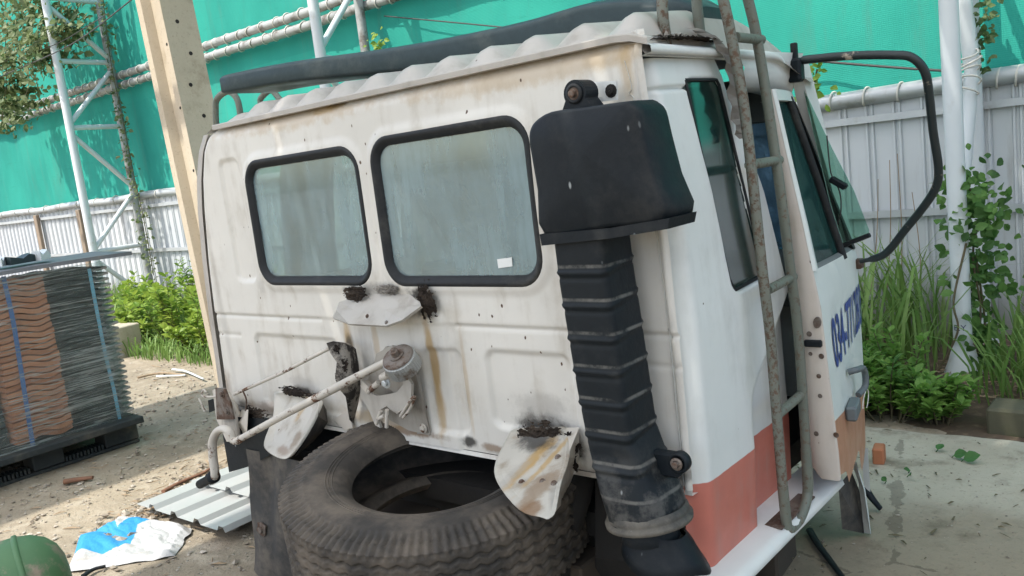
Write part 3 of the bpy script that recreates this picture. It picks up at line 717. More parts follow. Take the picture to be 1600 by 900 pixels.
# ---- roof: ribbed sheet, rear gutter, right gutter
XP = bk(967, 60)[0]
def roof_z(x, y):
    rib = (.5+.5*math.cos((x-XP)/.1545*2*math.pi))**.7
    fr = sstep(YB-.005, YB+.09, y)
    edge = sstep(-2.86, -2.70, x)*sstep(-.99, -1.10, x)
    return 1.680 + .016*edge*fr + .045*rib*fr*edge*sstep(-1.02,-1.06,x)*sstep(2.5, 2.2, y) + .022*edge*sstep(1.7, 2.1, y) - .05*(1-sstep(-2.98, -2.78, x)) - .07*sstep(2.25, 2.66, y)**2 - .055*sstep(-1.06, -1.0, x)
m = MB(); m.grid(lambda u, v: (-2.86+1.86*u, YB-.004+.97*v, roof_z(-2.86+1.86*u, YB-.004+.97*v)), 240, 40); roof = m.build('roof', M_roof, cab)
m = MB(); gx = np.linspace(-2.80, -1.0, 40); zg = lambda x: 1.680 - .02*(x > -1.06)*(x+1.06)/.06
m.loft([[(x, YB+.03, zg(x)+.006) for x in gx], [(x, YB-.012, zg(x)+.006) for x in gx], [(x, YB-.014, zg(x)+.003) for x in gx], [(x, YB-.013, zg(x)-.011) for x in gx], [(x, YB+.004, zg(x)-.012) for x in gx]], (False, False), False, False); m.build('rear_gutter', M_roof, roof)
m = MB(); gy = np.linspace(YB-.01, 2.60, 40); zs = lambda y: 1.645 - .01*(y-1.7) - .05*sstep(2.35, 2.62, y); xs = lambda y: -1.005 - .07*sstep(2.3, 2.62, y)**2
m.loft([[(xs(y)-.06, y, zs(y)+.016) for y in gy], [(xs(y)-.004, y, zs(y)+.010) for y in gy], [(xs(y)+.010, y, zs(y)+.002) for y in gy], [(xs(y)+.011, y, zs(y)-.012) for y in gy], [(xs(y)-.02, y, zs(y)-.017) for y in gy]], (False, False), True, False); m.build('side_gutter', M_cab, roof)
m = MB(); m.loft([[(-1.02, y, 1.65) for y in np.linspace(2.16, 2.62, 12)], [(-.998-.05*t, y, 1.60-.03*t) for t, y in zip(np.linspace(0,1,12)**2, np.linspace(2.16, 2.62, 12))], [(-1.02-.05*t, y, 1.555-.03*t) for t, y in zip(np.linspace(0,1,12)**2, np.linspace(2.16, 2.62, 12))], [(-1.07-.05*t, y, 1.55-.03*t) for t, y in zip(np.linspace(0,1,12)**2, np.linspace(2.16, 2.62, 12))]], (False, False), True, False); m.build('door_header', M_cab, roof)
# black sealant crud and torn grey tape at the roof corner
def crud(name, c, rx, ry, rz, n, mat, parent, sc=.012, seed=0, flat=False):
    """thin ragged flaking patch lying on the sheet (flat=True: lying on top of the roof)"""
    m = MB(); rg = np.random.default_rng(seed); C_ = np.array(c, float); N_ = lambda x, y, f: mnoise.noise(Vector((x*f + seed*3.7, y*f - seed*1.9, seed*.77)))
    rz = rz*1.35; rx = rx*1.25
    th = lambda x, y: .003 + .009*max(0, 1-math.hypot(x, y))**.7*(1 + .9*N_(x, y, 3.1)) + .005*N_(x, y, 8) + .003*N_(x, y, 17)
    def fn(u, v):
        x = 2*u-1; y = 2*v-1
        return C_ + (np.array((x*rx, y*ry, th(x, y))) if flat else np.array((x*rx, -th(x, y), y*rz)))
    m.grid(fn, 60, 44, False, lambda u, v: math.hypot(2*u-1, 2*v-1) + .45*N_(2*u-1, 2*v-1, 2.2) + .30*N_(2*u-1, 2*v-1, 5.5) + .18*N_(2*u-1, 2*v-1, 12) > .78)
    for _ in range(int(n*.10)):
        a = rg.random()*6.28; r = rg.uniform(.3, .95); q = C_ + (np.array((math.cos(a)*r*rx, math.sin(a)*r*ry, .008)) if flat else np.array((math.cos(a)*r*rx, -.007, math.sin(a)*r*rz)))
        ax = rg.normal(size=(3, 3))*sc*.30; m.add([q+ax[0], q+ax[1], q-ax[0]*.8, q+ax[2]*.7], [(0,1,2),(0,3,1),(1,3,2),(2,3,0)])
    return m.build(name, mat, parent)
crud('sealant', (-1.035, 1.92, 1.664), .045, .17, .022, 300, M_crud, roof, .014, 1, True)
crud('sealant', (-1.05, 1.86, 1.672), .04, .10, .022, 200, M_cloth, roof, .014, 2, True)
m = MB(); pth = [(-1.04, 1.97, 1.70), (-1.005, 2.01, 1.668), (-.985, 2.035, 1.61), (-.985, 2.045, 1.54), (-.985, 2.05, 1.47), (-.98, 2.05, 1.42)]
wds = [.05, .03, .022, .030, .026, .008]; pth = smoothpath(pth, 4); wds = np.interp(np.linspace(0, 5, len(pth)), range(6), wds)
m.loft([[(p[0]+.006+.006*math.sin(i*1.9), p[1]-w*(1+.08*math.sin(i*1.1)), p[2]) for i, (p, w) in enumerate(zip(pth, wds))], [(p[0]+.016+.004*math.sin(i*2.3), p[1], p[2]) for i, (p, w) in enumerate(zip(pth, wds))], [(p[0]+.004, p[1]+w*(1+.10*math.sin(i*1.7)), p[2]) for i, (p, w) in enumerate(zip(pth, wds))]], (False, False), False, False); m.build('torn_tape', M_cloth, roof)
# hoops standing on the left of the roof (tops of the far ladder) 
for (a, b, c, d, Y) in (((338,195), (337,152), (374,152), (376,182), 2.06), ((408,172), (406,150), (440,152), (445,165), 2.30)):
    p = [on(*a, 1, Y), on(a[0]-1, (a[1]+b[1])/2, 1, Y), on(b[0]+2, b[1]+3, 1, Y), on((b[0]+c[0])/2, b[1]-9, 1, Y), on(c[0]-4, c[1]+2, 1, Y), on(*d, 1, Y), on(d[0]+2, d[1]+25, 1, Y)]
    m = MB(); m.tube(smoothpath(p, 5), .0135, 10); m.build('roof_hoop', M_ladder, roof)
# ---- sill ledge below the side
m = MB(); ys = np.linspace(1.60, 2.42, 24)
sec = [(-1.03, .41), (-.985, .403), (-.935, .396), (-.912, .388), (-.905, .37), (-.925, .345), (-.99, .335)]
m.loft([[(a - .02*sstep(1.75, 1.62, y), y, b - .01*sstep(1.8, 1.62, y)) for y in ys] for a, b in sec], (False, False), True, False); m.build('sill', M_cab, cab)
# ---- open door: hinged at the front, rear edge swung out
def dpt(t, z, off=0.0):
    """t 0 = rear edge, 1 = hinge; off = along outward normal"""
    xo = np.interp(z, [.45, .54, .943, 1.175, 1.54], [-.850, -.852, -.874, -.907, -.966]); rear_ = np.array((xo, 2.25)); hin = np.array((np.interp(z, [.3, .7, 1.0, 1.54], [-1.003, -1.0, -1.0, -1.06]), np.interp(z, [.3, .6, .98, 1.54], [2.90, 2.92, 2.92, 2.60])))
    q = rear_ + (hin-rear_)*t; nrm = np.array((.982, .19)); q = q + nrm*(off + .006*math.sin(math.pi*min(1, t))); return np.array((q[0], q[1], z))
door = MB()
def dskin(u, v):
    zb = np.interp(u, [0, .14, .20, .40, .57, .60, .69, .85, 1], [.47, .445, .395, .40, .40, .39, .30, .30, .32]); z = zb + (1.045-.035*u-zb)*v
    return dpt(u, z)
door.grid(dskin, 40, 40); door = door.build('door', M_doorskin, cab)
# thick rear edge of the door (cream jamb face with latch holes), continues up as the window frame
m = MB(); zz = np.linspace(.455, 1.54, 40)
th = lambda z: np.interp(z, [.455, .50, .54, .943, 1.02, 1.175, 1.54], [.05, .082, .087, .066, .050, .036, .024])
m.loft([[dpt(0, z, .0) for z in zz], [dpt(0.0, z, .0) + np.array((-.004, -.010, 0)) for z in zz], [dpt(0, z) + np.array((-th(z), -.012, 0)) for z in zz], [dpt(0, z) + np.array((-th(z)-.012, .004, 0)) for z in zz], [dpt(0, z) + np.array((-th(z)-.01, .06, 0)) for z in zz]], (False, False), True, False); jamb = m.build('jamb', M_cream, door)
m = MB(); m.loft([[dpt(0, z) + np.array((.0, -.004, 0)) for z in np.linspace(1.045, 1.54, 20)], [dpt(.0, z, .006) + np.array((.002, .004, 0)) for z in np.linspace(1.045, 1.54, 20)], [dpt(.075, z, .002) for z in np.linspace(1.045, 1.54, 20)], [dpt(.08, z, -.03) for z in np.linspace(1.045, 1.54, 20)]], (False, False), True, False); m.build('window_frame', M_doorskin, door)
m = MB(); m.loft([[dpt(t, 1.54, .004) for t in np.linspace(0, 1, 12)], [dpt(t, 1.51, .004) for t in np.linspace(0, 1, 12)], [dpt(t, 1.51, -.04) for t in np.linspace(0, 1, 12)]], (False, False), False, False); m.build('top_frame', M_doorskin, door)
m = MB(); m.loft([[dpt(.93, z, .004) for z in np.linspace(1.01, 1.54, 12)], [dpt(1.0, z, .004) for z in np.linspace(1.01, 1.54, 12)], [dpt(1.0, z, -.03) for z in np.linspace(1.01, 1.54, 12)]], (False, False), False, False); m.build('front_frame', M_seal, door)
m = MB(); m.tube([dpt(.66, 1.01, -.005), dpt(.70, 1.25, -.005), dpt(.74, 1.52, -.005)], .014, 6); m.build('divider_bar', M_seal, door)
m = MB(); m.add([dpt(.05, 1.035, -.012), dpt(.66, 1.015, -.012), dpt(.74, 1.52, -.012), dpt(.05, 1.52, -.012)], [(0,1,2,3)]); m.build('door_glass', M_glassS, door)
m = MB(); m.loft([[dpt(t, 1.045-.035*t) for t in np.linspace(0, 1, 10)], [dpt(t, 1.055-.035*t, -.012) for t in np.linspace(0, 1, 10)], [dpt(t, 1.04-.035*t, -.05) for t in np.linspace(0.03, 1, 10)], [dpt(t, .46, -.06) for t in np.linspace(0.03, 1, 10)]], (False, False), True, False); m.build('inner_door', M_intr, door)
# quarter-light swung outward
def vpt(u, v, dy=0):
    d = MX @ np.array([(u-800)/FPX, (v-450)/FPX, 1.0]); t = (2.656+dy)/(d[1]+.3*d[2]); return CAM + d*t
m = MB(); m.plate([vpt(u, v) for u, v in ((1256,140),(1300,232),(1335,300),(1358,360),(1357,367),(1318,383),(1298,320),(1280,245))], (.0,-1,-.3), .004); vg = m.build('vent_glass', M_glassV, door)
m = MB(); m.tube([vpt(1359,367), vpt(1316,384)], .008, 6); m.build('vent_seal', M_seal, vg)
m = MB(); q = vpt(1310,286,-.012); m.obox(q, (.028, .012, .010), Matrix.Rotation(.6, 3, 'Y'), .004); m.build('vent_latch', M_black, vg)
m = MB(); m.tube(smoothpath([vpt(u, v, -.012) for u, v in ((1292,212),(1296,255),(1300,275),(1312,300),(1314,330),(1308,350))], 5), .0022, 5); m.build('loose_lead', M_wire, vg)
hb = MB(); hb.lathe([(.0125, -.001), (.011, .0015), (.0005, .002)], (0,0,0), np.array([[-1,0,0],[0,0,-1],[0,-1,0]]).astype(float), 12, False); hbm = hb.mesh('bolt_hole', M_rust)
for (u, v) in ((1264,522), (1266,553), (1283,557), (1279,588), (1281,619), (1275,678), (1306,680)):
    q_ = on(u, v, 1, 2.2355); xx, z = q_[0], q_[2]
    o = bpy.data.objects.new('bolt_hole', hbm); COL.objects.link(o); o.parent = door; o.location = (xx, 2.2365, z); o.scale = (random.uniform(.45, .65),)*3
m = MB(); q0 = on(1256,531,1,2.23); q1 = on(1284,543,1,2.23); m.box((q0[0], 2.226, q1[2]), (q1[0], 2.239, q0[2]), .003); m.build('latch', M_black, door)
m = MB(); m.plate([on(1277+6*math.cos(a), 504+9*math.sin(a), 1, 2.236) for a in np.linspace(0, 6.0, 12)], (0,-1,0), .006); m.build('grommet', M_rust, door)
hn = MB(); t0, t1 = .28, .62; zc = .60
hn.tube(smoothpath([dpt(.36,.695,.005), dpt(.38,.70,.030), dpt(.52,.675,.035), dpt(.54,.62,.034), dpt(.48,.60,.016)], 5), .010, 8)
R3 = np.array([[-.22,.976,0],[.976,.22,0],[0,0,1]]).T
hn.obox(dpt(.30,.595,.016), (.055, .016, .022), R3, .006); hn.build('handle', simple('handle_grey', (.12,.14,.15), .5), door)
m = MB(); m.tube([dpt(.50+.12*math.cos(a), .58+.025*math.sin(a), .035) for a in np.linspace(-1.5, 3.2, 14)], .0016, 4); m.build('cable_tie', M_rope, door)
fc = bpy.data.curves.new('lettering', 'FONT'); fc.body = '034-771280'; fc.size = 1.0; fc.offset = .018
fo = bpy.data.objects.new('lettering', fc); COL.objects.link(fo); bpy.context.view_layer.update()
me = bpy.data.meshes.new_from_object(fo.evaluated_get(bpy.context.evaluated_depsgraph_get())); bpy.data.objects.remove(fo)
me.materials.clear(); me.materials.append(simple('navy_lettering', (.028, .06, .26), .5))
xs_ = [v.co.x for v in me.vertices]; x0, x1 = min(xs_), max(xs_)
for vt in me.vertices:
    t = (vt.co.x-x0)/(x1-x0); z = .752 + vt.co.y/.73*.142; p = dpt(.125+.88*t, z, .003); vt.co = p
o = bpy.data.objects.new('lettering', me); COL.objects.link(o); o.parent = door
# ---- dark wheel-arch panel with white rim hanging to the ground under the door
m = MB(); A = [on(1322,752,1,2.62), on(1335,735,1,2.72), on(1352,790,1,2.76), on(1357,835,1,2.80)]
m.plate([on(1310,760,1,2.62), on(1330,735,1,2.72), on(1346,775,1,2.75), on(1350,833,1,2.79), on(1316,826,1,2.70)], (.3,-.9,.1), .008); wa = m.build('wheel_arch_panel', M_flap, cab)
m = MB(); m.loft([[on(1330,722,1,2.70), on(1341,752,1,2.73), on(1346,790,1,2.75), on(1350,833,1,2.79)], [on(1336,722,1,2.68), on(1350,765,1,2.71), on(1355,800,1,2.73), on(1360,834,1,2.77)], [on(1338,722,1,2.72), on(1352,765,1,2.75), on(1357,800,1,2.77), on(1361,834,1,2.81)]], (False, False), False, False); m.build('rim_flange', M_cab, wa)
m = MB(); m.loft([[on(1346,700,1,2.98), on(1350,760,1,2.98)], [on(1356,700,1,2.98), on(1360,770,1,2.98)]], (False, False), False, False); m.build('front_step', M_cab, cab)
# ---- roof ladder
def bow(pts, r, n=6): return smoothpath(pts, n)
lad = MB(); zr = [.40, .60, .85, 1.05, 1.30, 1.60, 1.80]
def rail_pts(px, X):
    out = []
    for (u, v), x in zip(px, X): out.append(on(u, v, 0, x))
    return out
RA = rail_pts([(1229,818),(1223,760),(1213,640),(1203,520),(1192,430),(1178,300),(1163,170),(1145,70),(1130,0)], [-.922,-.922,-.922,-.922,-.922,-.927,-.938,-.950,-.958])
RB = rail_pts([(1262,770),(1259,700),(1253,600),(1245,500),(1236,430),(1221,310),(1205,200),(1188,90),(1174,20)], [-.922,-.922,-.922,-.922,-.922,-.927,-.938,-.950,-.958])
ea = on(1040, 56, 0, -1.04); eb = on(1093, 42, 0, -1.04)
RA += [RA[-1] + np.array((-.012, -.02, .08)), (RA[-1]+ea)/2 + np.array((0, -.01, .17)), ea + np.array((.004, .0, .10)), ea + np.array((0,0,-.03))]
RB += [RB[-1] + np.array((-.012, -.02, .08)), (RB[-1]+eb)/2 + np.array((0, -.01, .17)), eb + np.array((.004, .0, .10)), eb + np.array((0,0,-.03))]
U0 = [RA[1], RA[0], on(1232,828,0,-.920), on(1246,818,0,-.920), RB[0], RB[1]]
ladder = MB(); ladder.tube(smoothpath(RA, 6), .0135, 10); ladder = ladder.build('ladder', M_ladtop, cab)
m = MB(); m.tube(smoothpath(RB, 6), .0135, 10); m.build('rail', M_ladder, ladder)
m = MB(); m.tube(smoothpath(U0, 5), .0142, 10); m.build('foot_loop', M_ladder, ladder)
for (ua, va, ub, vb) in ((1213,650,1250,618), (1200,453,1240,432), (1170,258,1218,250), (1150,58,1190,62)):
    iA = min(range(len(RA)-4), key=lambda i: abs(RA[i][2]-on(ua,va,0,-.935)[2])); m = MB(); a = on(ua, va, 0, np.interp(va, [60, 300, 500], [-.950, -.927, -.922])); b = on(ub, vb, 0, np.interp(vb, [60, 300, 500], [-.950, -.927, -.922])); m.tube([a, b], .0125, 10); m.build('rung', M_ladder, ladder)
m = MB(); m.box((RA[0][0]-.05, RA[0][1]-.03, .396), (RA[0][0]+.0, RA[0][1]+.20, .401)); m.build('foot_plate', M_rust, ladder)
# ---- mirror arm, mirror itself missing
pth = [on(1243,97,1,2.55), on(1262,93,1,2.56), on(1330,87,1,2.58), on(1395,86,1,2.60), on(1425,90,1,2.61), on(1445,112,1,2.63), on(1452,150,1,2.66), on(1458,205,1,2.70), on(1466,258,1,2.74), on(1464,288,1,2.77), on(1447,318,1,2.79), on(1412,362,1,2.82), on(1390,390,1,2.84), on(1372,402,1,2.86), on(1332,411,1,2.90)]
m = MB(); sp = smoothpath(pth, 5); n_ = len(sp); m.tube(sp, [.0125 if 3 < i < n_-4 else .0075 for i in range(n_)], 12); arm = m.build('mirror_arm', M_blackpipe, cab)
q = on(1243,110,1,2.55); m = MB(); m.obox(q, (.022, .02, .035), np.eye(3), .008); m.obox(q+np.array((0,0,.05)), (.009, .009, .03), np.eye(3), .003); m.build('arm_bracket', M_black, arm)
q = on(1334,412,1,2.90); m = MB(); m.obox(q, (.03, .02, .016), np.eye(3), .004); m.build('arm_bracket', M_rust, arm)
# ---- air intake: hood, ribbed duct, bell mouth
YH = 1.52
hp = [on(u, v, 1, YH) for u, v in ((823,225),(823,205),(832,188),(855,174),(905,167),(970,158),(982,160),(995,174),(1005,215),(1022,280),(1040,346),(950,360),(848,372),(836,300))]
hp = smoothpath(hp + [hp[0]], 3)[:-1]; cen = np.mean(hp, axis=0)
def inset(k, y): return [np.array((cen[0] + (p[0]-cen[0])*k, y, cen[2] + (p[2]-cen[2])*k)) for p in hp]
m = MB(); m.loft([inset(.97, 1.645), inset(1.0, 1.625), inset(1.0, 1.565), inset(.985, 1.535), inset(.955, 1.522), inset(.90, 1.518), inset(.45, 1.510), inset(.02, 1.508)], (True, True), True); hood = m.build('air_intake', M_black, cab)
m = MB(); lo = [on(u, v, 1, YH-.004) for u, v in ((846,384),(950,373),(1043,358),(1046,341),(950,357),(843,366))]
lo[2:4] = [p for p in lo[2:4]]
m.loft([[p + np.array((0, dy, 0)) for p in lo] for dy in (.0, .115)], (True, True), False); m.build('hood_lip', M_black, hood)
m = MB(); e0 = on(908,146,1,1.60); pts = []
for a in np.linspace(math.radians(-25), math.radians(205), 16): pts.append(e0 + np.array((.030*math.cos(a), 0, .030*math.sin(a))))
pts = [e0 + np.array((.055, 0, -.05))] + pts + [e0 + np.array((-.055, 0, -.06))]
m.plate(pts, (0,-1,0), .05); m.build('mounting_lug', M_black, hood)
m = MB(); m.lathe([(.021, .0), (.0225, .005), (.015, .007), (.014, .003)], e0 + np.array((0, -.024, 0)), np.array([[1,0,0],[0,0,-1],[0,1,0]]).astype(float), 20); m.build('lug_bush', M_seal, hood)
m = MB(); bolt(m, e0 + np.array((0, -.025, 0)), (0,-1,0), .0085, .014); m.build('lug_bolt', M_rust, hood)
m = MB(); m.plate([on(930,128,1,1.655), on(963,126,1,1.655), on(965,156,1,1.655), on(930,160,1,1.655)], (0,-1,0), .006); m.build('lug_plate', M_cab, hood)
m = MB(); bolt(m, on(955,142,1,1.652), (0,-1,0), .009, .008); m.build('lug_bolt', M_hole, hood)
# duct
zs_ = [1.30, 1.235, 1.15, 1.036, .90, .78, .70, .64, .590]
XLd = [-1.205, -1.205, -1.203, -1.195, -1.185, -1.172, -1.160, -1.150, -1.142]; XRd = [-1.066, -1.066, -1.064, -1.057, -1.051, -1.045, -1.020, -.992, -.975]
duct = MB(); rings = []; zz = []
zmax, zmin = 1.29, .590
for z in np.linspace(zmax, zmin, 150):
    a = np.interp(-z, [-q for q in zs_], XLd); b = np.interp(-z, [-q for q in zs_], XRd)
    if z < .70:
        pass
    w = (b-a)/2; cx = (a+b)/2; dp = np.interp(z, [.585, .66, .75, 1.3], [.095, .085, .065, .062]); rad = np.interp(z, [.585, .68, .75], [.9, .6, .28])*min(w, dp)
    ph = ((1.215-z) % .0765)/.0765; rib = .0022*math.exp(-((ph-.5)/.06)**2) if .66 < z < 1.22 else 0
    rib -= .0010*math.exp(-((ph-.66)/.06)**2) if .66 < z < 1.22 else 0
    rings.append([(cx+x_*(1+rib/w), 1.592+y_*(1+2.0*rib/dp), z + .010*y_/dp) for x_, y_ in rrect(w, dp, rad*.98, 5)])
duct.loft([r[::-1] for r in rings], (True, True), True); duct = duct.build('duct', M_duct, hood)
m = MB(); c = np.array((-1.058, 1.592, .585)); R = np.array(Matrix.Rotation(-.10, 3, 'Y'))
m.lathe([(.090, .020), (.096, .014), (.098, .004), (.096, -.001), (.104, -.006), (.103, -.016), (.085, -.019), (.05, -.02)], c, R, 32); m.build('clamp_ring', mat_rubber('ring_rubber', (.05,.05,.048), .6, (.2,.18,.15), .4, .7, .8), hood)
m = MB(); m.lathe([(.062, .0), (.064, -.02), (.07, -.035), (.060, -.04)], (-1.06, 1.592, .562), R, 24); m.build('spigot', M_black, hood)
rg = []
for k, (rx, ry, z) in enumerate(((.066,.055,.553), (.078,.066,.53), (.094,.08,.498), (.106,.09,.472), (.100,.085,.470), (.08,.065,.50))):
    rg.append([(-1.04+.004*k + rx*math.cos(a), 1.60 + ry*math.sin(a), z - .012*math.cos(a) - .012*math.sin(3*a)*(k > 1)) for a in np.linspace(0, 2*math.pi, 28, endpoint=False)][::-1])
m = MB(); m.loft(rg, (False, False), True); m.build('bell_mouth', M_black, hood)
q = on(1062,722,1,1.60); m = MB(); Rl = np.array([[1,0,0],[0,0,-1],[0,1,0]]).astype(float)
m.lathe([(.0005,-.012),(.024,-.012),(.025,.0),(.024,.009),(.018,.011),(.017,.006)], q, Rl, 24); m.obox(q+np.array((-.045,.01,-.012)), (.04,.014,.03), np.eye(3), .008); m.build('side_lug', M_black, hood)
m = MB(); bolt(m, q+np.array((0,-.010,0)), (0,-1,0), .0075, .014); m.lathe([(.014,.0),(.015,.003),(.009,.004)], q+np.array((0,-.013,0)), Rl, 18); m.build('lug_bolt', M_rust, hood)

# ---- centre mount: grey hood plate with burnt black foam
m = MB(); top = [(530,472),(560,462),(600,458),(640,460),(655,468)]; bot = [(520,497),(545,506),(603,509),(628,500),(658,478)]
T = [on(u, v, 1, 1.695) for u, v in top]; Mi = [on((a[0]+b[0])/2, (a[1]+b[1])/2, 1, 1.652) for a, b in zip(top, bot)]; Bo = [on(u, v, 1, 1.605) for u, v in bot]
fl = [p + np.array((0, .006, -.006)) for p in Bo]; m.loft([T, Mi, Bo, fl], (False, False), False, False); mnt = m.build('centre_mount', M_mount, cab)
crud('foam_crud', (*[on(558,458,1,1.68)[i] for i in (0,1)], on(558,458,1,1.68)[2]), .055, .02, .022, 170, M_crud, mnt, .011, 3)
crud('foam_crud', tuple(on(668,470,1,1.68)), .035, .02, .05, 170, M_crud, mnt, .011, 4)
crud('foam_crud', tuple(on(605,452,1,1.69)), .05, .008, .014, 60, M_cloth, mnt, .010, 5)
for u, v in ((574,494), (604,504)):
    m = MB(); bolt(m, on(u, v, 1, 1.612), (0,-1,.4), .004, .004); m.build('rivet', M_rust, mnt)
# ---- two flared catcher plates
def catcher(px, Y, seed, name='catch_plate'):
    v0 = min(q[1] for q in px); v1 = max(q[1] for q in px)
    P = [on(u, v, 1, 1.688 + (Y-1.688)*(v-v0)/(v1-v0)) for u, v in px]; c = np.mean(P, axis=0); m = MB()
    P = smoothpath(P + [P[0]], 4)[:-1]
    r0 = [np.array(p) for p in P]; bend = lambda p, k: np.array((c[0]+(p[0]-c[0])*k, c[1]+(p[1]-c[1])*k + .02*(1-k), c[2]+(p[2]-c[2])*k))
    m.loft([[p + np.array((0, .010, 0)) for p in r0], [p + np.array((0, -.004, 0)) for p in r0], [bend(p, .955) + np.array((0, -.006, 0)) for p in r0], [bend(p, .90) + np.array((0, .004, 0)) for p in r0], [bend(p, .5) + np.array((0, .004, 0)) for p in r0], [bend(p, .02) + np.array((0, .003, 0)) for p in r0]], (True, True), True)
    return m.build(name, M_catch, cab)
def ck(u, v): return bk(u, v, 1.688-.348*(v-668)/139)
M_catch = paint('catch_plate_paint', (.50, .475, .42), ((*ck(835,715), .03, .05, YEL, .95), (*ck(862,715), .015, .05, YEL, .8), (*ck(845,762), .045, .04, (.24,.17,.11), .8), (*ck(800,745), .03, .04, GREY, .5), (*ck(830,798), .06, .012, BRN, .8), (*ck(845,680), .09, .03, BLACK, .9), (*bk(455,690,1.54), .03, .03, (.24,.18,.12), .8), (*bk(470,640,1.64), .02, .05, YEL, .6), (*bk(440,705,1.52), .05, .015, BRN, .6)), speck=.6, grime=.8, grimecol=(.2, .14, .08))
cr = catcher([(800,672),(845,668),(884,672),(886,715),(872,760),(862,806),(846,807),(812,795),(778,752),(776,720)], 1.34, 1)
crud('foam_crud', tuple(on(845,680,1,1.66)), .068, .022, .034, 330, M_crud, cr, .011, 6)
crud('foam_crud', tuple(on(893,705,1,1.66)), .03, .015, .04, 90, M_crud, cr, .010, 16)
for u, v in ((872,716), (848,754), (866,757), (815,755)):
    m = MB(); bolt(m, on(u, v, 1, 1.688-.348*(v-668)/139+.002), (0,-1,.5), .006, .006); m.build('rivet', M_rust, cr)
cl = catcher([(430,612),(462,612),(498,625),(496,645),(478,680),(455,712),(440,716),(420,705),(414,690),(428,650)], 1.50, 2)
crud('foam_crud', tuple(on(465,612,1,1.67)), .085, .03, .016, 200, M_crud, cl, .011, 7)
m = MB(); m.loft([[on(500,622,1,1.67), on(497,650,1,1.62), on(480,685,1,1.56), on(460,714,1,1.51)], [on(510,640,1,1.69), on(512,660,1,1.69), on(505,672,1,1.69), on(490,690,1,1.69)]], (False, False), False, False); m.build('gusset', M_flap, cl)
m = MB(); q = on(885,690,1,1.60); m.loft([[on(885,668,1,1.685), on(886,715,1,1.575), on(872,762,1,1.455), on(863,806,1,1.345)], [on(905,668,1,1.69), on(905,715,1,1.69), on(893,750,1,1.69), on(880,785,1,1.69)]], (False, False), False, False); m.build('gusset', M_brk, cr)
# ---- spare-wheel winch: back plate, drum, pawl plate, fork
wn_ = MB(); pl = [on(u, v, 1, 1.685) for u, v in ((604,541),(640,548),(655,600),(672,680),(640,672),(600,650),(575,620),(578,575))]
M_winch = paint('winch_steel', (.36, .335, .295), speck=.8, grime=.95, grimecol=(.10, .07, .045))
wn_.plate(pl, (0,-1,0), .008); winch = wn_.build('winch', M_winch, cab)
m = MB(); m.plate([on(u, v, 1, 1.66) for u, v in ((590,552),(612,540),(640,545),(648,560),(640,600),(622,615),(600,600),(585,575))], (0,-1,0), .012); m.build('bracket_plate', M_winch, winch)
# strut from the drum down to the right foot
m = MB(); m.loft([[on(650,585,1,1.655), on(672,676,1,1.68)], [on(640,590,1,1.66), on(652,678,1,1.685)], [on(655,585,1,1.685), on(676,678,1,1.695)]], (False, False), False, False); m.build('foot_strut', M_winch, winch)
m = MB(); bolt(m, on(662,669,1,1.675), (0,-1,0), .009, .01); m.build('foot_bolt', M_rod, winch)
dax = np.array((.10, -.55, .83)); dax /= np.linalg.norm(dax); uu = np.cross(dax, (0,0,1.)); uu /= np.linalg.norm(uu); RD = np.array([uu, np.cross(dax, uu), dax]).T
q = on(627,566,1,1.59); m = MB(); tooth = []
for prof_ in ((.046,-.030),(.050,-.028),(.050,.016),(.046,.020)): tooth.append(prof_)
nT = 72; V = []; F = []
for i, (r, z) in enumerate(tooth):
    for j in range(nT):
        a = 2*math.pi*j/nT; rr = r + (.0022 if (j % 2 and 0 < i < 3) else 0); V.append(q + RD @ np.array((rr*math.cos(a), rr*math.sin(a), z)))
for i in range(3):
    for j in range(nT): F.append((i*nT+j, i*nT+(j+1) % nT, (i+1)*nT+(j+1) % nT, (i+1)*nT+j))
m.add(V, F); m.build('ratchet_drum', simple('grey_gear', (.38,.39,.38), .55, .3, .2, 30, .3, 60, (.14,.10,.07), 12, .55, .7), winch)
m = MB(); m.lathe([(.0485,.021),(.046,.027),(.03,.028),(.0005,.028)], q, RD, 32); m.build('drum_cap', M_rust, winch)
m = MB(); bolt(m, q + RD @ np.array((0,0,.027)), dax, .013, .022); m.lathe([(.007,.02),(.007,.036),(.0005,.037)], q + RD @ np.array((0,0,.02)), RD, 12); m.build('drum_nut', M_rust, winch)
m = MB(); oc = [(566,592),(575,612),(590,618),(606,616),(622,612),(632,600),(630,588),(624,575),(634,582),(645,600),(644,620),(636,636),(622,646),(612,640),(606,634),(596,640),(592,655),(596,668),(588,664),(578,640),(565,620)]
m.plate([on(u, v, 1, 1.63) for u, v in oc], (.05,-1,.1), .010); m.build('pawl_plate', M_mount, winch)
for a, b, r in (((575,612),(592,598),.010), ((597,590),(607,585),.013), ((590,655),(600,650),.006), ((605,640),(604,668),.006), ((595,642),(588,662),.006)):
    m = MB(); m.tube([on(*a, 1, 1.60), on(*b, 1, 1.60)], r, 10); m.build('pin', M_rod, winch)
m = MB(); bolt(m, on(604,598,1,1.60), (0,-1,0), .010, .012); m.build('pin', M_galv, winch)
m = MB(); m.obox(on(573,603,1,1.60), (.016,.012,.012), np.array(Matrix.Rotation(.7,3,'Y')), .003); m.build('pin', M_brk, winch)
m = MB(); m.tube(smoothpath([on(626,650,1,1.62), on(640,628,1,1.60), on(648,620,1,1.60), on(640,640,1,1.61), on(630,652,1,1.62)], 5), .005, 8); m.build('spring', M_rod, winch)
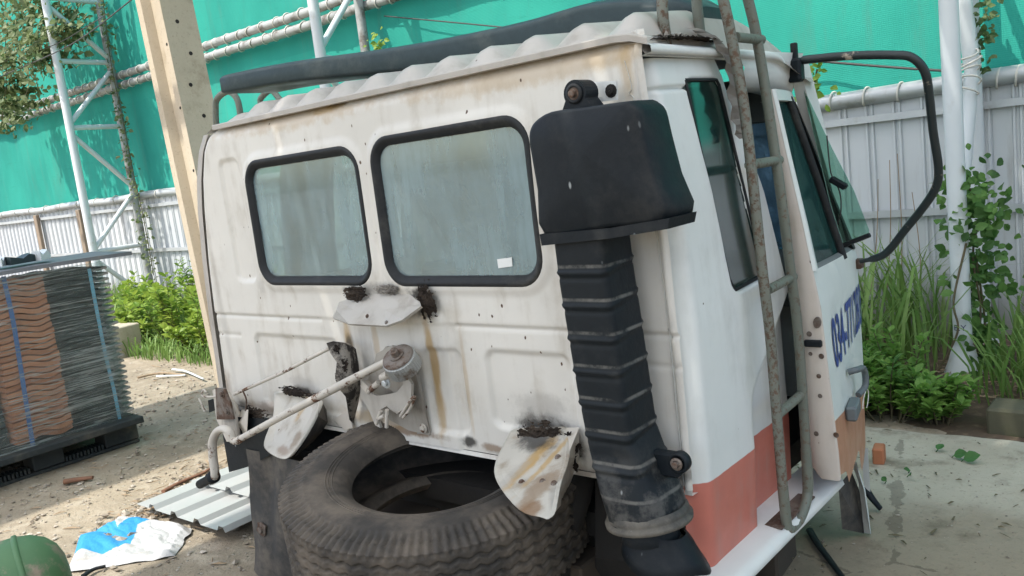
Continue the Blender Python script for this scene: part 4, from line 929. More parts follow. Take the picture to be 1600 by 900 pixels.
# rod guide: dark upright bracket the rods pass
gd = MB(); gd.loft([[on(510,536,1,1.60), on(516,552,1,1.60), on(526,566,1,1.60), on(524,585,1,1.60), on(528,606,1,1.60), on(540,620,1,1.61), on(546,656,1,1.66)], [on(520,533,1,1.62), on(540,537,1,1.63), on(546,560,1,1.63), on(548,580,1,1.62), on(552,600,1,1.62), on(552,625,1,1.64), on(548,658,1,1.68)], [on(545,536,1,1.69), on(556,545,1,1.69), on(560,565,1,1.69), on(562,585,1,1.69), on(564,605,1,1.69), on(560,630,1,1.69), on(552,662,1,1.69)]], (False, False), True, False); gd = gd.build('rod_guide', M_guide, cab)
crud('grease', tuple(on(527,545,1,1.62)), .022, .02, .018, 60, M_crud, gd, .010, 8); crud('grease', tuple(on(533,590,1,1.62)), .022, .02, .022, 60, M_crud, gd, .010, 9); crud('grease', tuple(on(540,570,1,1.62)), .02, .02, .022, 60, M_crud, gd, .009, 19)
m = MB(); m.plate([on(522,655,1,1.69), on(545,640,1,1.685), on(552,668,1,1.685), on(540,672,1,1.685)], (0,-1,0), .006); m.build('foot_plate', M_brk, gd)
# crank: shaft, offset arm, grip
A0 = on(606,564,1,1.60); A1 = on(540,598,1,1.57); A2 = on(452,644,1,1.53); A3 = on(377,685,1,1.49)
cr_ = MB(); cr_.tube([A0, A1, A2, A3], [.011, .0135, .0125, .0115], 12); crank = cr_.build('crank', M_rod, cab)
B = [A3, on(370,689,1,1.488), on(364,686,1,1.486), on(358,674,1,1.484), on(348,670,1,1.482), on(338,676,1,1.478), on(332,692,1,1.472), on(333,715,1,1.464), on(336,740,1,1.456), on(334,748,1,1.454)]
m = MB(); m.tube(smoothpath(B, 4), .0165, 12, flat=.8); m.build('crank_arm', M_rod, crank)
m = MB(); a = on(336,744,1,1.455); b = on(312,757,1,1.45); mid = a*.72+b*.28; m.tube([a, a*.98+b*.02, mid, mid, b*.98+a*.02, b], [.012, .023, .023, .0165, .0165, .010], 14); m.build('grip', M_black, crank)
m = MB(); m.tube([on(517,543,1,1.62), on(440,583,1,1.61), on(366,616,1,1.60)], .006, 8); m.build('release_rod', M_rod, cab)
# left bottom lock: pivot bracket, hooks, black bumper block
lk = MB(); lk.loft([[on(332,610,1,1.62), on(336,640,1,1.62), on(338,655,1,1.62), on(354,690,1,1.60)], [on(345,604,1,1.60), on(360,625,1,1.59), on(368,654,1,1.59), on(372,690,1,1.58)], [on(356,610,1,1.68), on(370,630,1,1.68), on(380,655,1,1.68), on(384,680,1,1.68)]], (False, False), True, False); lk = lk.build('cab_lock', M_brk, cab)
m = MB(); m.plate([on(u, v, 1, 1.585) for u, v in ((338,606),(352,607),(361,630),(366,655),(340,655))], (0,-1,0), .008); m.build('lock_plate', M_rust, lk)
for u, v in ((347,616), (355,642)):
    m = MB(); bolt(m, on(u, v, 1, 1.58), (0,-1,0), .009, .008); m.build('lock_bolt', M_rust, lk)
m = MB(); m.plate([on(u, v, 1, 1.63) for u, v in ((327,625),(337,622),(339,640),(329,644))], (0,-1,0), .012); m.build('catch_block', M_black, lk)
m = MB(); m.tube(smoothpath([on(345,618,1,1.61), on(330,620,1,1.60), on(316,618,1,1.60), on(318,609,1,1.60), on(322,613,1,1.60)], 4), .004, 7); m.tube([on(311,622,1,1.60), on(320,643,1,1.60)], .004, 7); m.build('hook', M_rod, lk)
m = MB(); m.tube(smoothpath([on(380,612,1,1.60), on(385,625,1,1.60), on(384,642,1,1.62)], 4), .003, 6); m.build('hook', M_rust, lk)
m = MB(); m.loft([[on(376,660,1,1.60), on(388,640,1,1.60), on(386,675,1,1.60)], [on(362,668,1,1.66), on(378,640,1,1.67), on(372,690,1,1.66)]], (True, True), False); m.build('lock_wedge', M_brk, lk)
crud('grease', tuple(on(400,645,1,1.64)), .07, .025, .022, 130, M_crud, lk, .012, 11)
m = MB(); m.loft([[on(u, v, 1, y) for u, v in ((343,650),(432,655),(432,705),(392,728),(358,738))] for y in (1.62, 1.70)], (True, True), False); m.build('bumper_block', M_black, cab)
# hanging mud flap
m = MB()
def ffn(u, v):
    a = on(386, 700, 1, 1.62); b = on(470, 700, 1, 1.60); x = a[0] + (b[0]-a[0])*u; z = .50*(1-v) + .012*v
    x = x - .065*v + .008*math.sin(v*9+u*3)*(u < .1)
    return (x, 1.615 + .02*math.sin(u*7+v*3)*v - .02*v + .018*math.exp(-((u-.35)/.12)**2), z)
m.grid(ffn, 24, 24); fl_ = m.build('mud_flap', M_flap, cab)
m = MB(); q = np.array(ffn(.22, .62)) + np.array((0,-.006,0)); bolt(m, q, (0,-1,0), .012, .012); m.plate([q+np.array((.03*math.cos(a)*(1.3 if i % 2 else .8), 0, .028*math.sin(a))) for i, a in enumerate(np.linspace(0, 5.6, 9))], (0,-1,0), .004); m.build('flap_bolt', M_rust, fl_)
# underside: near-black mounting beams and engine-bay remains below the rear panel
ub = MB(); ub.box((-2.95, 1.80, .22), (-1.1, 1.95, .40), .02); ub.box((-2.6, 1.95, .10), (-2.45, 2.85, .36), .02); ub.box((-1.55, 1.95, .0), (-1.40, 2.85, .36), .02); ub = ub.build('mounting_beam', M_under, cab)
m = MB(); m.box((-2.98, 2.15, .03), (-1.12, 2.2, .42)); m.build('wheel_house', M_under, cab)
m = MB(); m.tube(smoothpath([on(905,745,1,1.74), on(895,785,1,1.70), on(880,830,1,1.68), on(865,870,1,1.66), on(880,905,1,1.70)], 5), [.045]*21, 10); m.build('dark_pipe', M_under, cab)
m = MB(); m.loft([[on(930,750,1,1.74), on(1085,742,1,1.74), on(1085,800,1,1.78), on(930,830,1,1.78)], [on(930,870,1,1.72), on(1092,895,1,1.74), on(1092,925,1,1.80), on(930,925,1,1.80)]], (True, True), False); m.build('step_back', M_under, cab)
for i, (cx, cy) in enumerate(((-2.85, 2.5), (-1.25, 2.45), (-2.85, 1.95), (-1.30, 1.90))):
    m = MB(); m.obox((cx, cy, .11), (.13, .10, .11), np.array(Matrix.Rotation(.1*i, 3, 'Z')), .008); m.obox((cx+.01, cy, .27 if i < 2 else .26), (.12, .09, .05), np.array(Matrix.Rotation(-.08*i, 3, 'Z')), .008)
    tag(m.build('support_block', simple('block_timber', (.06,.047,.035), .9)), ('dark timber block propping the far front of the cab', 'dark timber block under the cab floor behind the door sill', 'dark timber block under the cab by the mud flap', 'dark timber block under the cab behind the air intake')[i], 'block', 'blocks propping the cab')
# ================================================================== long dark strip lying across the cab roof
rings = []
ends = [(on(360,132,1,1.93), on(1105,30,1,2.10))]
L0, L1 = ends[0]
for t in np.linspace(0, 1, 40):
    c = L0 + (L1-L0)*t; sag = .006*math.sin(t*9) ; e = min(t, 1-t); k = sstep(-.012, .02, np.array(e)); hh = (.038 + .018*sstep(.3, .9, np.array(t)))*(.35+.65*k); dd = .13*(.6+.4*k)
    lift = .012*math.sin(math.pi*t) + .022*math.exp(-((t-.86)/.09)**2)
    sec = rrect(1, 1, .45, 5)
    rings.append([(c[0], c[1] + a*dd + .05, c[2] + lift + sag + b*hh - .01*a*a) for a, b in sec])
m = MB(); m.loft(rings, (True, True), True)
tag(m.build('roof_strip', M_deflect), 'long dark rounded plastic deflector strip lying across the ribbed cab roof', 'deflector')

# ================================================================== spare tyre under the rear of the cab
def make_tyre(name, c, tilt, label, R=.442, wd=.25, bead=.240, grooves=True):
    h = wd/2; prof = [(bead, h*.62), (bead+.012, h*.80), (bead+.04, h*.93), (bead+.09, h*1.0), (bead+.110, h*.995), (bead+.125, h*.98), (bead+.13, h*.99), (bead+.138, h*.965), (R-.055, h*.93), (R-.030, h*.90), (R-.008, h*.82)]
    prof_up = prof; tread = [(R, h*t) for t in np.linspace(.80, -.80, 70)]
    low = [(a, -b) for a, b in prof_up[::-1]]
    inner = [(bead, -h*.62), (bead+.02, -h*.45), (bead+.09, -h*.66), (R-.10, -h*.72), (R-.045, -h*.45), (R-.038, 0), (R-.045, h*.45), (R-.10, h*.72), (bead+.09, h*.66), (bead+.02, h*.45)]
    sub = []
    full = prof_up + tread + low
    nT = 560; full = np.array(full); Rr = np.array(Matrix.Rotation(tilt[0], 3, 'X') @ Matrix.Rotation(tilt[1], 3, 'Y'))
    V = []; F = []; nA = len(full)
    pr = []
    for k in range(nA-1):
        n_ = 5 if (8 <= k < 11 or nA-12 <= k < nA-9) else 1
        for j in range(n_): pr.append(full[k] + (full[k+1]-full[k])*j/n_)
    pr.append(full[-1]); pr = np.array(pr)
    th = np.arange(nT)*2*math.pi/nT
    for r, z in pr:
        rr = np.full(nT, r); zz = np.full(nT, z)
        if abs(z) <= h*.905 and r > R-.034 and grooves:
            tri = np.abs(((th*56/(2*math.pi)) % 1)-.5)*2
            for g, w, amp, d in ((.52, .0065, .012, .009), (.26, .0055, .012, .010), (.0, .0055, .012, .010), (-.26, .0055, .012, .010), (-.52, .0065, .012, .009)):
                zc = g*h + (tri-.5)*amp; rr = rr - d*sstep(w, w*.45, np.abs(z-zc))
            ph = ((th*56/(2*math.pi)) % 1)                            # shoulder lugs
            lug = sstep(.10, .05, np.abs(ph-.5)*.5 - .0) * sstep(.68*h, .78*h, np.array(abs(z)))
            lug2 = sstep(.17, .11, np.abs(((th*112/(2*math.pi)) % 1)-.5)) * sstep(.66*h, .78*h, np.array(abs(z)))
            rr = rr - .009*lug2; zz = zz - np.sign(z)*.004*lug2
            sipe = sstep(.07, .03, np.abs(((th*112/(2*math.pi) + z*14) % 1)-.5))*(abs(z) < .48*h)
            rr = rr - .0025*sipe
        elif r > R-.075 and abs(z) > h*.85 and grooves:
            lug2 = sstep(.17, .11, np.abs(((th*112/(2*math.pi)) % 1)-.5)); zz = zz - np.sign(z)*.007*lug2*sstep(R-.075, R-.06, np.array(r))
        for a, b, cc in zip(rr*np.cos(th), rr*np.sin(th), zz): V.append((a, b, cc))
    V = np.array(V) @ Rr.T + np.array(c)
    for i in range(len(pr)-1):
        o = i*nT
        for j in range(nT): F.append((o+j, o+(j+1) % nT, o+nT+(j+1) % nT, o+nT+j))
    e = thing(name, tuple(c), label, 'tyre')
    m = MB(); m.add(V, [f[::-1] for f in F], True); m.build('tread', M_tyre, e)
    m = MB(); m.lathe(inner, c, Rr, 96); m.build('inner_lining', M_tyre, e)
    # raised ribs on the sidewall
    for rr in (bead+.050, bead+.060, bead+.068):
        m = MB(); zt = np.interp(rr, full[:10, 0], full[:10, 1]); m.lathe([(rr-.0028, zt-.002), (rr-.001, zt+.0022), (rr+.001, zt+.0022), (rr+.0028, zt-.002)], c, Rr, 120); m.build('sidewall_rib', M_tyre, e)
    return e
TC = (-1.778, 1.598, .496)
make_tyre('truck_tyre', TC, (.10, .085), 'worn black truck tyre lying flat under the rear edge of the cab')
for dx, dy in ((-.55, .1), (.55, .1), (0, .40)):
    m = MB(); m.obox((TC[0]+dx*.6, TC[1]+.12+dy*.6, .175), (.10, .10, .165), np.eye(3), .006); tag(m.build('support_block', bpy.data.materials['block_timber']), 'dark timber block under the lying tyre', 'block', 'blocks under the tyre')

# ================================================================== pallet of roof tiles in stretch film
PX = -5.20; yR = 2.285; yL = .95
pal = thing('plastic_pallet', (PX-.5, 1.6, 0), 'dark grey plastic pallet carrying stacks of roof tiles', 'pallet')
M_pal = mat_rubber('pallet_plastic', (.030, .036, .038), .6, (.16, .14, .11), .45, .75, .6, False)
def pyx(u, v): return on(u, v, 0, PX)[1]
cuts = [(pyx(165,690), yR), (pyx(45,690), pyx(97,690)), (1.08, 1.30)]
for a, b in cuts:
    for x0 in (PX-.16, PX-.60, PX-1.0):
        m = MB(); m.box((x0, a, .022), (x0+.16, b, .135), .008); m.build('foot', M_pal, pal)
for k in range(9):
    x0 = PX - 1.0 + k*.125; m = MB(); m.box((x0, yL, .137), (x0+.108, yR, .178), .006); m.build('deck_board', M_pal, pal)
for x0 in (PX-.16, PX-.60, PX-1.0):
    m = MB(); m.box((x0, yL, .0), (x0+.16, yR, .020), .004); m.build('runner', M_pal, pal)
comb = MB(); comb.box((-.10, -.006, .0215), (.0, .006, .052)); cme = comb.mesh('grid_rib', M_pal)
comb2 = MB(); comb2.box((-.004, -.006, .108), (.0, .006, .134)); cme2 = comb2.mesh('grid_rib', M_pal)
for a, b in ((pyx(97,690)+.01, pyx(165,690)-.01), (1.31, pyx(45,690)-.01)):
    for y in np.arange(a, b, .021):
        for me in (cme, cme2):
            o = bpy.data.objects.new('grid_rib', me); COL.objects.link(o); attach(o, pal); o.location = (PX-.01, y, 0)
NL = 27; dz = (1.118-.20)/NL
# a wavy roof tile, long way into the stack
def tile_mesh(w, mat, ln=.42, amp=1.0):
    n = 16; ys = np.linspace(0, w, n+1); t = dz*.78
    wave = lambda y: amp*.020*math.exp(-((y/w-.42)/.16)**2) + amp*.010*math.exp(-((y/w-1.0)/.10)**2) - amp* .006*math.exp(-((y/w-.78)/.10)**2)
    top = [(y, wave(y)+t) for y in ys]; bot = [(y, wave(y)) for y in ys[::-1]]
    pol = top + bot; m = MB(); m.loft([[(0, a, b) for a, b in pol], [(-ln, a, b) for a, b in pol]], (False, False), False)
    N = len(pol)
    m.add([(0, a, b) for a, b in pol] + [(-ln, a, b) for a, b in pol], [(i, N-1-i, N-2-i, i+1)[::-1] for i in range(n)] + [(N+i, N+N-1-i, N+N-2-i, N+i+1) for i in range(n)])
    return m.mesh('clay_tile', mat)
def mat_tile(name, a, b):
    k = NT(name); r = k.n.new('ShaderNodeObjectInfo').outputs['Random']; n = k.noise(9, 6, .65)
    col = k.mix(r, a, b); col = k.mix(k.math('MULTIPLY', k.ramp(n, .45, .75), .5), col, [x*.55 for x in a])
    return k.fin(col, .8, 0, k.bump(k.noise(90, 4), .3, .003), .25)
M_tO = mat_tile('orange_tile', (.42, .16, .08), (.52, .22, .12)); M_tG = mat_tile('grey_tile', (.030, .040, .037), (.055, .066, .062)); M_tE = mat_tile('pale_tile', (.26, .25, .23), (.34, .32, .29))
yo0, yo1 = pyx(30,690)-.01, pyx(112,655)
stacks = [(yo1+.004, yR-.03 - (yo1+.004), M_tG, 'dark grey roof tile in the film wrapped stack beside the orange tiles', 'grey roof tiles'),
          (yo0, yo1-yo0, M_tO, 'orange wavy roof tile in the stack bound with a blue strap', 'orange roof tiles'),
          (yo0-.345, .335, M_tG, 'dark roof tile stacked on the far side of the orange tiles', 'dark roof tiles')]
for y0, w, mt, lb, gp in stacks:
    me = tile_mesh(w, mt, .42, .45 if mt is M_tG else 1.0)
    for k in range(NL):
        o = bpy.data.objects.new('clay_tile', me); COL.objects.link(o); o.location = (PX + random.uniform(-.012, .006) - (.10 if mt is M_tG else 0), y0 + random.uniform(-.004, .004), .196 + k*dz); o.rotation_euler = (random.uniform(-.006, .006), 0, random.uniform(-.03, .03)); tag(o, lb, 'roof tile', gp)
# end tiles whose pale edges stick out as a comb at the corner
me = tile_mesh(.05, M_tE, .40)
em = MB(); em.box((-.40, .0, 0), (0, .062, .014), .003); me = em.mesh('edge_tile', M_tE)
for k in range(NL):
    o = bpy.data.objects.new('edge_tile', me); COL.objects.link(o); o.location = (PX + random.uniform(-.006, .004), yR-.060 + random.uniform(-.004, .004), .20 + k*dz); o.rotation_euler = (.12, 0, random.uniform(-.02, .02)); tag(o, 'pale edge tile at the open corner of the wrapped tile stack', 'roof tile', 'pale edge tiles')
# stretch film
def mat_film():
    k = NT('stretch_film'); k.n.remove(k.b)
    tr = k.n.new('ShaderNodeBsdfTransparent'); tr.inputs[0].default_value = (.86, .93, .93, 1)
    gl = k.n.new('ShaderNodeBsdfGlossy'); gl.inputs['Roughness'].default_value = .22; gl.inputs[0].default_value = (.75, .8, .8, 1)
    df = k.n.new('ShaderNodeBsdfTranslucent'); df.inputs[0].default_value = (.6, .64, .62, 1); d2 = k.n.new('ShaderNodeBsdfDiffuse'); d2.inputs[0].default_value = (.46, .50, .48, 1)
    wa = k.noise(6, 6, .7, k.mapv((1, .35, 17.0), rot=(.12, 0, 0)), dist=.6); wb = k.noise(5, 6, .7, k.mapv((1, .4, 13.0), rot=(-.42, 0, 0)), dist=.5); lo_ = k.noise(2.2, 4); wr = k.math('ADD', k.math('MAXIMUM', wa, k.math('SUBTRACT', wb, .015)), k.math('MULTIPLY', k.math('SUBTRACT', lo_, .5), .35)); nb = k.bump(wr, .6, .02); k.L(nb, gl.inputs['Normal']); k.L(nb, d2.inputs['Normal'])
    m0 = k.n.new('ShaderNodeMixShader'); m0.inputs[0].default_value = .5; k.L(d2.outputs[0], m0.inputs[1]); k.L(df.outputs[0], m0.inputs[2])
    m1 = k.n.new('ShaderNodeMixShader'); k.L(k.ramp(wr, .48, .66, .14, .72), m1.inputs[0]); k.L(tr.outputs[0], m1.inputs[1]); k.L(m0.outputs[0], m1.inputs[2])
    m2 = k.n.new('ShaderNodeMixShader'); k.L(k.ramp(wr, .45, .72, .02, .22), m2.inputs[0]); k.L(m1.outputs[0], m2.inputs[1]); k.L(gl.outputs[0], m2.inputs[2])
    k.L(m2.outputs[0], k.out.inputs[0]); return k.m
M_film = mat_film()
m = MB()
def filmfn(u, v):
    y = 1.15 + (yR+.0 - 1.15)*u; z = .17 + .97*v; x = PX + .030 + .010*mnoise.noise(Vector((y*5, z*9, 0))) + .006*mnoise.noise(Vector((y*14, z*30, 4)))
    if u > .93: x -= (u-.93)/.07*.05; y -= .015*(u-.93)/.07
    return (x, y, z)
m.grid(filmfn, 70, 70); tag(m.build('stretch_film', M_film), 'crumpled clear stretch film wrapped round the stacked roof tiles', 'film')
M_strap = simple('blue_strap', (.05, .12, .30), .5, 0, .15, 10); M_strap2 = simple('pale_blue_strap', (.16, .38, .52), .5, 0, .15, 10)
for pts, mt, w_, lb in ((((5,432),(20,500),(33,580),(44,650),(52,700)), M_strap, .012, 'deep blue strap over the orange roof tiles'), (((139,420),(152,490),(166,560),(178,610),(187,655)), M_strap2, .010, 'pale blue strap over the grey roof tiles')):
    P = smoothpath([on(u, v, 0, PX+.014) for u, v in pts], 4); m = MB(); m.loft([[p + np.array((0, -w_, 0)) for p in P], [p + np.array((.002, w_, 0)) for p in P]], (False, False), False, False); tag(m.build('strap', mt), lb, 'strap')
# grey lid sheet on top, with offcuts on it
M_lid = simple('grey_lid', (.16, .17, .19), .45, 0, .15, 5, .1, 60, (.3,.28,.25), 4, .6, .8)
m = MB(); yE = on(203,392,0,PX+.03)[1]
m.loft([[(PX+.05, y_, 1.150 + .004*math.sin(y_*4)), (PX+.052, y_, 1.172 + .004*math.sin(y_*4)), (PX-.50, y_, 1.182), (PX-.50, y_, 1.162)] for y_ in np.linspace(1.0, yE, 14)], (True, True), False)
tag(m.build('lid_sheet', M_lid), 'dark grey roofing sheet laid flat on top of the wrapped tile stack', 'sheet')
for i, (u0, v0, u1, v1, hgt_, mt, lb) in enumerate(((0,398,14,408,.05,M_white,'white offcut with a slot lying on the grey lid sheet'), (14,392,62,404,.045,M_deflect,'dark plastic lump lying on the grey lid sheet'), (62,390,86,403,.055,M_white,'folded white metal flashing lying on the grey lid sheet'))):
    a = on(u0, v1, 0, PX-.05); b = on(u1, v1-4, 0, PX-.05); m = MB()
    m.loft([[(PX-.03-.02*k, a[1]+(b[1]-a[1])*k/4, 1.195), (PX-.03-.02*k, a[1]+(b[1]-a[1])*k/4, 1.195+hgt_*(.8+.25*math.sin(k*2.1+i))), (PX-.14-.02*k, a[1]+(b[1]-a[1])*k/4, 1.195+hgt_*(.9+.2*math.cos(k*1.7))), (PX-.22, a[1]+(b[1]-a[1])*k/4, 1.195)] for k in range(5)], (True, True), False); tag(m.build('offcut', mt), lb, 'offcut')

# ================================================================== things lying on the ground at the left
# profiled metal sheets
M_zinc = simple('white_zinc', (.50, .51, .50), .4, .25, .08, 3, .08, 50, (.36,.32,.26), 3, .55, .8)
def ribsheet(o0, ax, ay, wid, ln, zoff, lb, curl=0):
    o0 = np.array(o0, float); ax = np.array(ax, float)/np.linalg.norm(ax); ay = np.array(ay, float)/np.linalg.norm(ay); pr = []
    w = 0
    while w < wid: pr += [(w, 0), (w+.115, 0), (w+.130, .022), (w+.160, .022), (w+.175, 0)]; w += .19
    m = MB(); m.loft([[o0 + ax*a + ay*t*ln + np.array((0,0,zoff+b + curl*t*t)) for a, b in pr] for t in np.linspace(0, 1, 6)], (False, False), False, False)
    return tag(m.build('profiled_sheet', M_zinc), lb, 'metal sheet', 'profiled metal sheets on the ground')
pA = on(215,797,2,.03); pB = on(385,728,2,.03); pC = on(350,842,2,.03)
ribsheet(pA, pC-pA, pB-pA, .76, 1.25, .030, 'white profiled metal sheet lying on the dirt beside the printed sack')
ribsheet(pA+np.array((.05,.25,0)), pC-pA, pB-pA+np.array((.03,0,0)), .60, 1.15, .058, 'white profiled metal sheet laid on top of another by the mud flap')
# printed sack
def mat_sack():
    k = NT('woven_sack'); P = k.sep(); n = k.noise(5, 5)
    # printed blue panel: slanted band across the upper half of the sack
    s = k.math('ADD', k.math('MULTIPLY', k.math('SUBTRACT', P[1], 1.555), 1.0), k.math('MULTIPLY', k.math('ADD', P[0], 3.85), .28))
    s2 = k.math('ADD', P[0], k.math('MULTIPLY', P[1], .15))
    at = k.n.new('ShaderNodeAttribute'); at.attribute_name = 'print'; blue = k.ramp(at.outputs['Fac'], .45, .55)
    col = k.mix(n, (.42, .43, .44), (.50, .50, .49)); col = k.mix(blue, col, (.035, .27, .56))
    ln = k.math('MULTIPLY', blue, k.ramp(k.math('ABSOLUTE', k.math('SUBTRACT', s, .12)), .022, .016)); col = k.mix(ln, col, (.30, .36, .38))
    col = k.mix(k.math('MULTIPLY', k.ramp(k.noise(6, 6, .7), .55, .75), .6), col, (.36, .28, .19))
    return k.fin(col, .6, 0, k.bump(k.noise(14, 6, .65), .5, .02), .35)
m = MB(); c4 = [on(93,868,2,.03), on(300,826,2,.03), on(268,868,2,.03), on(105,892,2,.03)]
q00 = on(105,892,2,.02); q10 = on(272,866,2,.02); q01 = on(190,798,2,.02); q11 = on(300,822,2,.02); qL = on(93,862,2,.02)
def sackfn(u, v):
    a = q00 + (q10-q00)*u; b = q01 + (q11-q01)*u; p = a + (b-a)*v; p = p + (qL-q00)*.9*max(0, 1-u*3)*max(0, 1-abs(v-.35)*2.5)
    z = .016 + gz(p[0], p[1]) +   .040*(abs(mnoise.noise(Vector((u*2.6+v*1.5, v*2.2-u, 1))))) + .010*abs(mnoise.noise(Vector((u*7+v*5, v*6-u*3, 2)))) + .0025*mnoise.noise(Vector((u*19, v*17, 5)))
    e = min(u, 1-u, v, 1-v); z = z*min(1, .35 + e*9)
    return (p[0] + .02*mnoise.noise(Vector((u*4, v*4, 8))), p[1] + .02*mnoise.noise(Vector((u*4, v*4, 12))), z)
m.grid(sackfn, 110, 90); sack_v = list(m.v); sack = tag(m.build('plastic_sack', mat_sack()), 'flattened white woven sack with blue printing on sunlit dirt', 'sack')
def inpoly(x, y, P):
    c = False
    for i in range(len(P)):
        (x0, y0), (x1, y1) = P[i-1], P[i]
        if (y0 > y) != (y1 > y) and x < (x1-x0)*(y-y0)/(y1-y0)+x0: c = not c
    return c
PRN = [on(u, v, 2, .03)[:2] for u, v in ((92,858),(100,846),(118,834),(135,818),(172,809),(178,812),(184,824),(212,799),(240,800),(236,808),(215,818),(204,846),(160,862),(128,858))]
att = sack.data.attributes.new('print', 'FLOAT', 'POINT'); att.data.foreach_set('value', [1.0 if inpoly(p[0], p[1], PRN) else 0.0 for p in sack_v])
# green steel cylinder at the corner, lying, dome end towards the sack
M_green = rusty('green_tank_paint', (.075, .175, .075), (.24, .20, .15), .50, .66, .55, 9)
ax = np.array((.30, .95, .10)); ax /= np.linalg.norm(ax); uu = np.cross(ax, (0,0,1.)); uu /= np.linalg.norm(uu); RG = np.array([uu, np.cross(ax, uu), ax]).T
tc = on(30, 916, 2, .22)
tk = thing('gas_cylinder', (tc[0], tc[1], 0), 'scuffed green steel gas cylinder lying on the dirt near the sack', 'gas cylinder')
m = MB(); m.lathe([(.165, -.55), (.165, -.02), (.162, .03), (.150, .075), (.125, .115), (.09, .142), (.05, .155), (.0005, .158)], tc, RG, 48); m.build('shell', M_green, tk)
m = MB(); m.lathe([(.162, .018), (.168, .022), (.1675, .034), (.160, .038)], tc, RG, 48); m.build('weld_band', M_green, tk)
m = MB(); m.obox((tc[0]-.05, tc[1]-.25, .02), (.2, .06, .02), np.eye(3), .004); tag(m.build('support_block', bpy.data.materials['block_timber']), 'low timber chock under the green cylinder', 'block')
# sticks, bark, pale offcuts, white pipe pieces
def stick(pts, r, mt, lb, nm='stick', cat='stick', g=None):
    m = MB(); P = smoothpath(pts, 4); m.tube(P, [r*(1-.4*i/len(P)) for i in range(len(P))], 7, flat=.7); return tag(m.build(nm, mt), lb, cat, g)
gp = lambda u, v, z=.02: on(u, v, 2, z)
M_bark = simple('reddish_bark', (.20, .10, .06), .9, 0, .4, 25, .5)
stick([gp(100,753), gp(122,749), gp(145,746)], .022, M_bark, 'short reddish bark piece on shaded dirt before the pallet', 'bark_piece', 'bark')
stick([gp(255,768), gp(285,752), gp(315,740), gp(328,732)], .014, M_bark, 'thin brown stick by the rim of the white metal sheets')
stick([gp(215,590), gp(250,583), gp(290,585)], .014, M_drystem, 'dry pale stick lying before the sunny weeds')
stick([gp(270,577,.03), gp(290,580,.03), gp(318,592,.03)], .013, M_white, 'short white plastic pipe piece lying by the sunny weeds', 'pipe_piece', 'pipe')
stick([gp(245,588,.02), gp(270,587,.02), gp(290,586,.02)], .011, M_white, 'straight white plastic pipe piece on the ground by the sunny weeds', 'pipe_piece', 'pipe')
stick([gp(130,900,.02), gp(145,890,.02), gp(165,884,.02)], .012, M_black, 'bit of black hose poking from under the sack', 'hose_piece', 'hose')
stick([gp(1372,765), gp(1440,752), gp(1500,742), gp(1605,730)], .007, M_stem, 'long dark runner stem lying across the concrete slab', 'runner_stem', 'stem')
stick([gp(1360,708), gp(1420,705), gp(1500,728), gp(1560,735)], .005, M_stem, 'thin creeping stem with arrow shaped leaves on the slab', 'runner_stem', 'stem')
stick([gp(1265,828,.05), gp(1278,850,.05), gp(1300,880,.05), gp(1325,915,.05), gp(1340,950,.05)], .013, M_black, 'thick black rubber hose trailing from under the cab sill', 'rubber_hose', 'hose')
stick([gp(1350,760,.12), gp(1362,778,.09), gp(1376,795,.05)], .016, M_black, 'short end of black hose poking out under the cab front', 'hose_piece', 'hose')
stick([gp(1475,858), gp(1490,862), gp(1500,863)], .006, M_drystem, 'tiny twig lying on the concrete slab')
# timber and kerb blocks
m = MB(); a = gp(183,560,0); m.obox((a[0]-.25, a[1]+.05, .14), (.30, .18, .16), np.array(Matrix.Rotation(.15, 3, 'Z')), .01); tag(m.build('concrete_block', M_slab), 'dark square concrete block at the edge of the sunny weeds', 'block')
m = MB(); a = gp(1560,690,0); m.obox((a[0]+.36, a[1]+.16, .06), (.42, .09, .065), np.array(Matrix.Rotation(.02, 3, 'Z')), .012); tag(m.build('kerb_block', simple('mossy_concrete', (.10, .095, .06), .95, 0, .3, 6, .5, 40, (.07, .08, .035), 6)), 'mossy kerb block in front of the grass beside the vine pole', 'kerb block')
m = MB(); a = gp(1362,735,.03); m.obox((a[0]+.0, a[1]+.1, .065), (.022, .04, .035), np.array(Matrix.Rotation(.2, 3, 'Z')), .006); tag(m.build('orange_brick', M_tO), 'broken orange brick lying by the front of the cab', 'brick')
# scattered stones and chips
M_stone = NT('stone_chips'); r_n = M_stone.geo('Random Per Island'); M_stone = M_stone.fin(M_stone.mix(r_n, (.17, .14, .105), (.48, .43, .36)), .9)
def scatter(name, n, fn, smin, smax, mat, lb, seed):
    rg = np.random.default_rng(seed); m = MB()
    ico = np.array([(0,0,1),(.9,0,.35),(.28,.85,.35),(-.73,.52,.35),(-.73,-.52,.35),(.28,-.85,.35),(0,0,-.6)])
    fs = [(0,1,2),(0,2,3),(0,3,4),(0,4,5),(0,5,1),(6,2,1),(6,3,2),(6,4,3),(6,5,4),(6,1,5)]
    for _ in range(n):
        x, y, z = fn(rg); s = smin + (smax-smin)*rg.random()**3; A = np.array(Matrix.Rotation(rg.random()*6.28, 3, 'Z'))
        V = (ico*(1+.35*rg.normal(size=(7,1)))*np.array((1, rg.uniform(.5, 1), rg.uniform(.35, .8)))*s) @ A.T + np.array((x, y, z+s*.2)); m.add(V, fs)
    o = m.build(name, mat); o['kind'] = 'stuff'; o['label'] = lb; o['category'] = 'gravel'; return o
def f_left(rg):
    x = rg.uniform(-7.5, -2.9); y = rg.uniform(.9, 3.8); return x, y, gz(x, y)
scatter('gravel', 3800, f_left, .004, .020, M_stone, 'small stones and chips strewn over the dirt yard', 1)
def f_band(rg):
    t = rg.random(); p = gp(150+190*t+rg.normal()*12, 840-110*t+rg.normal()*9); return p[0], p[1], .005
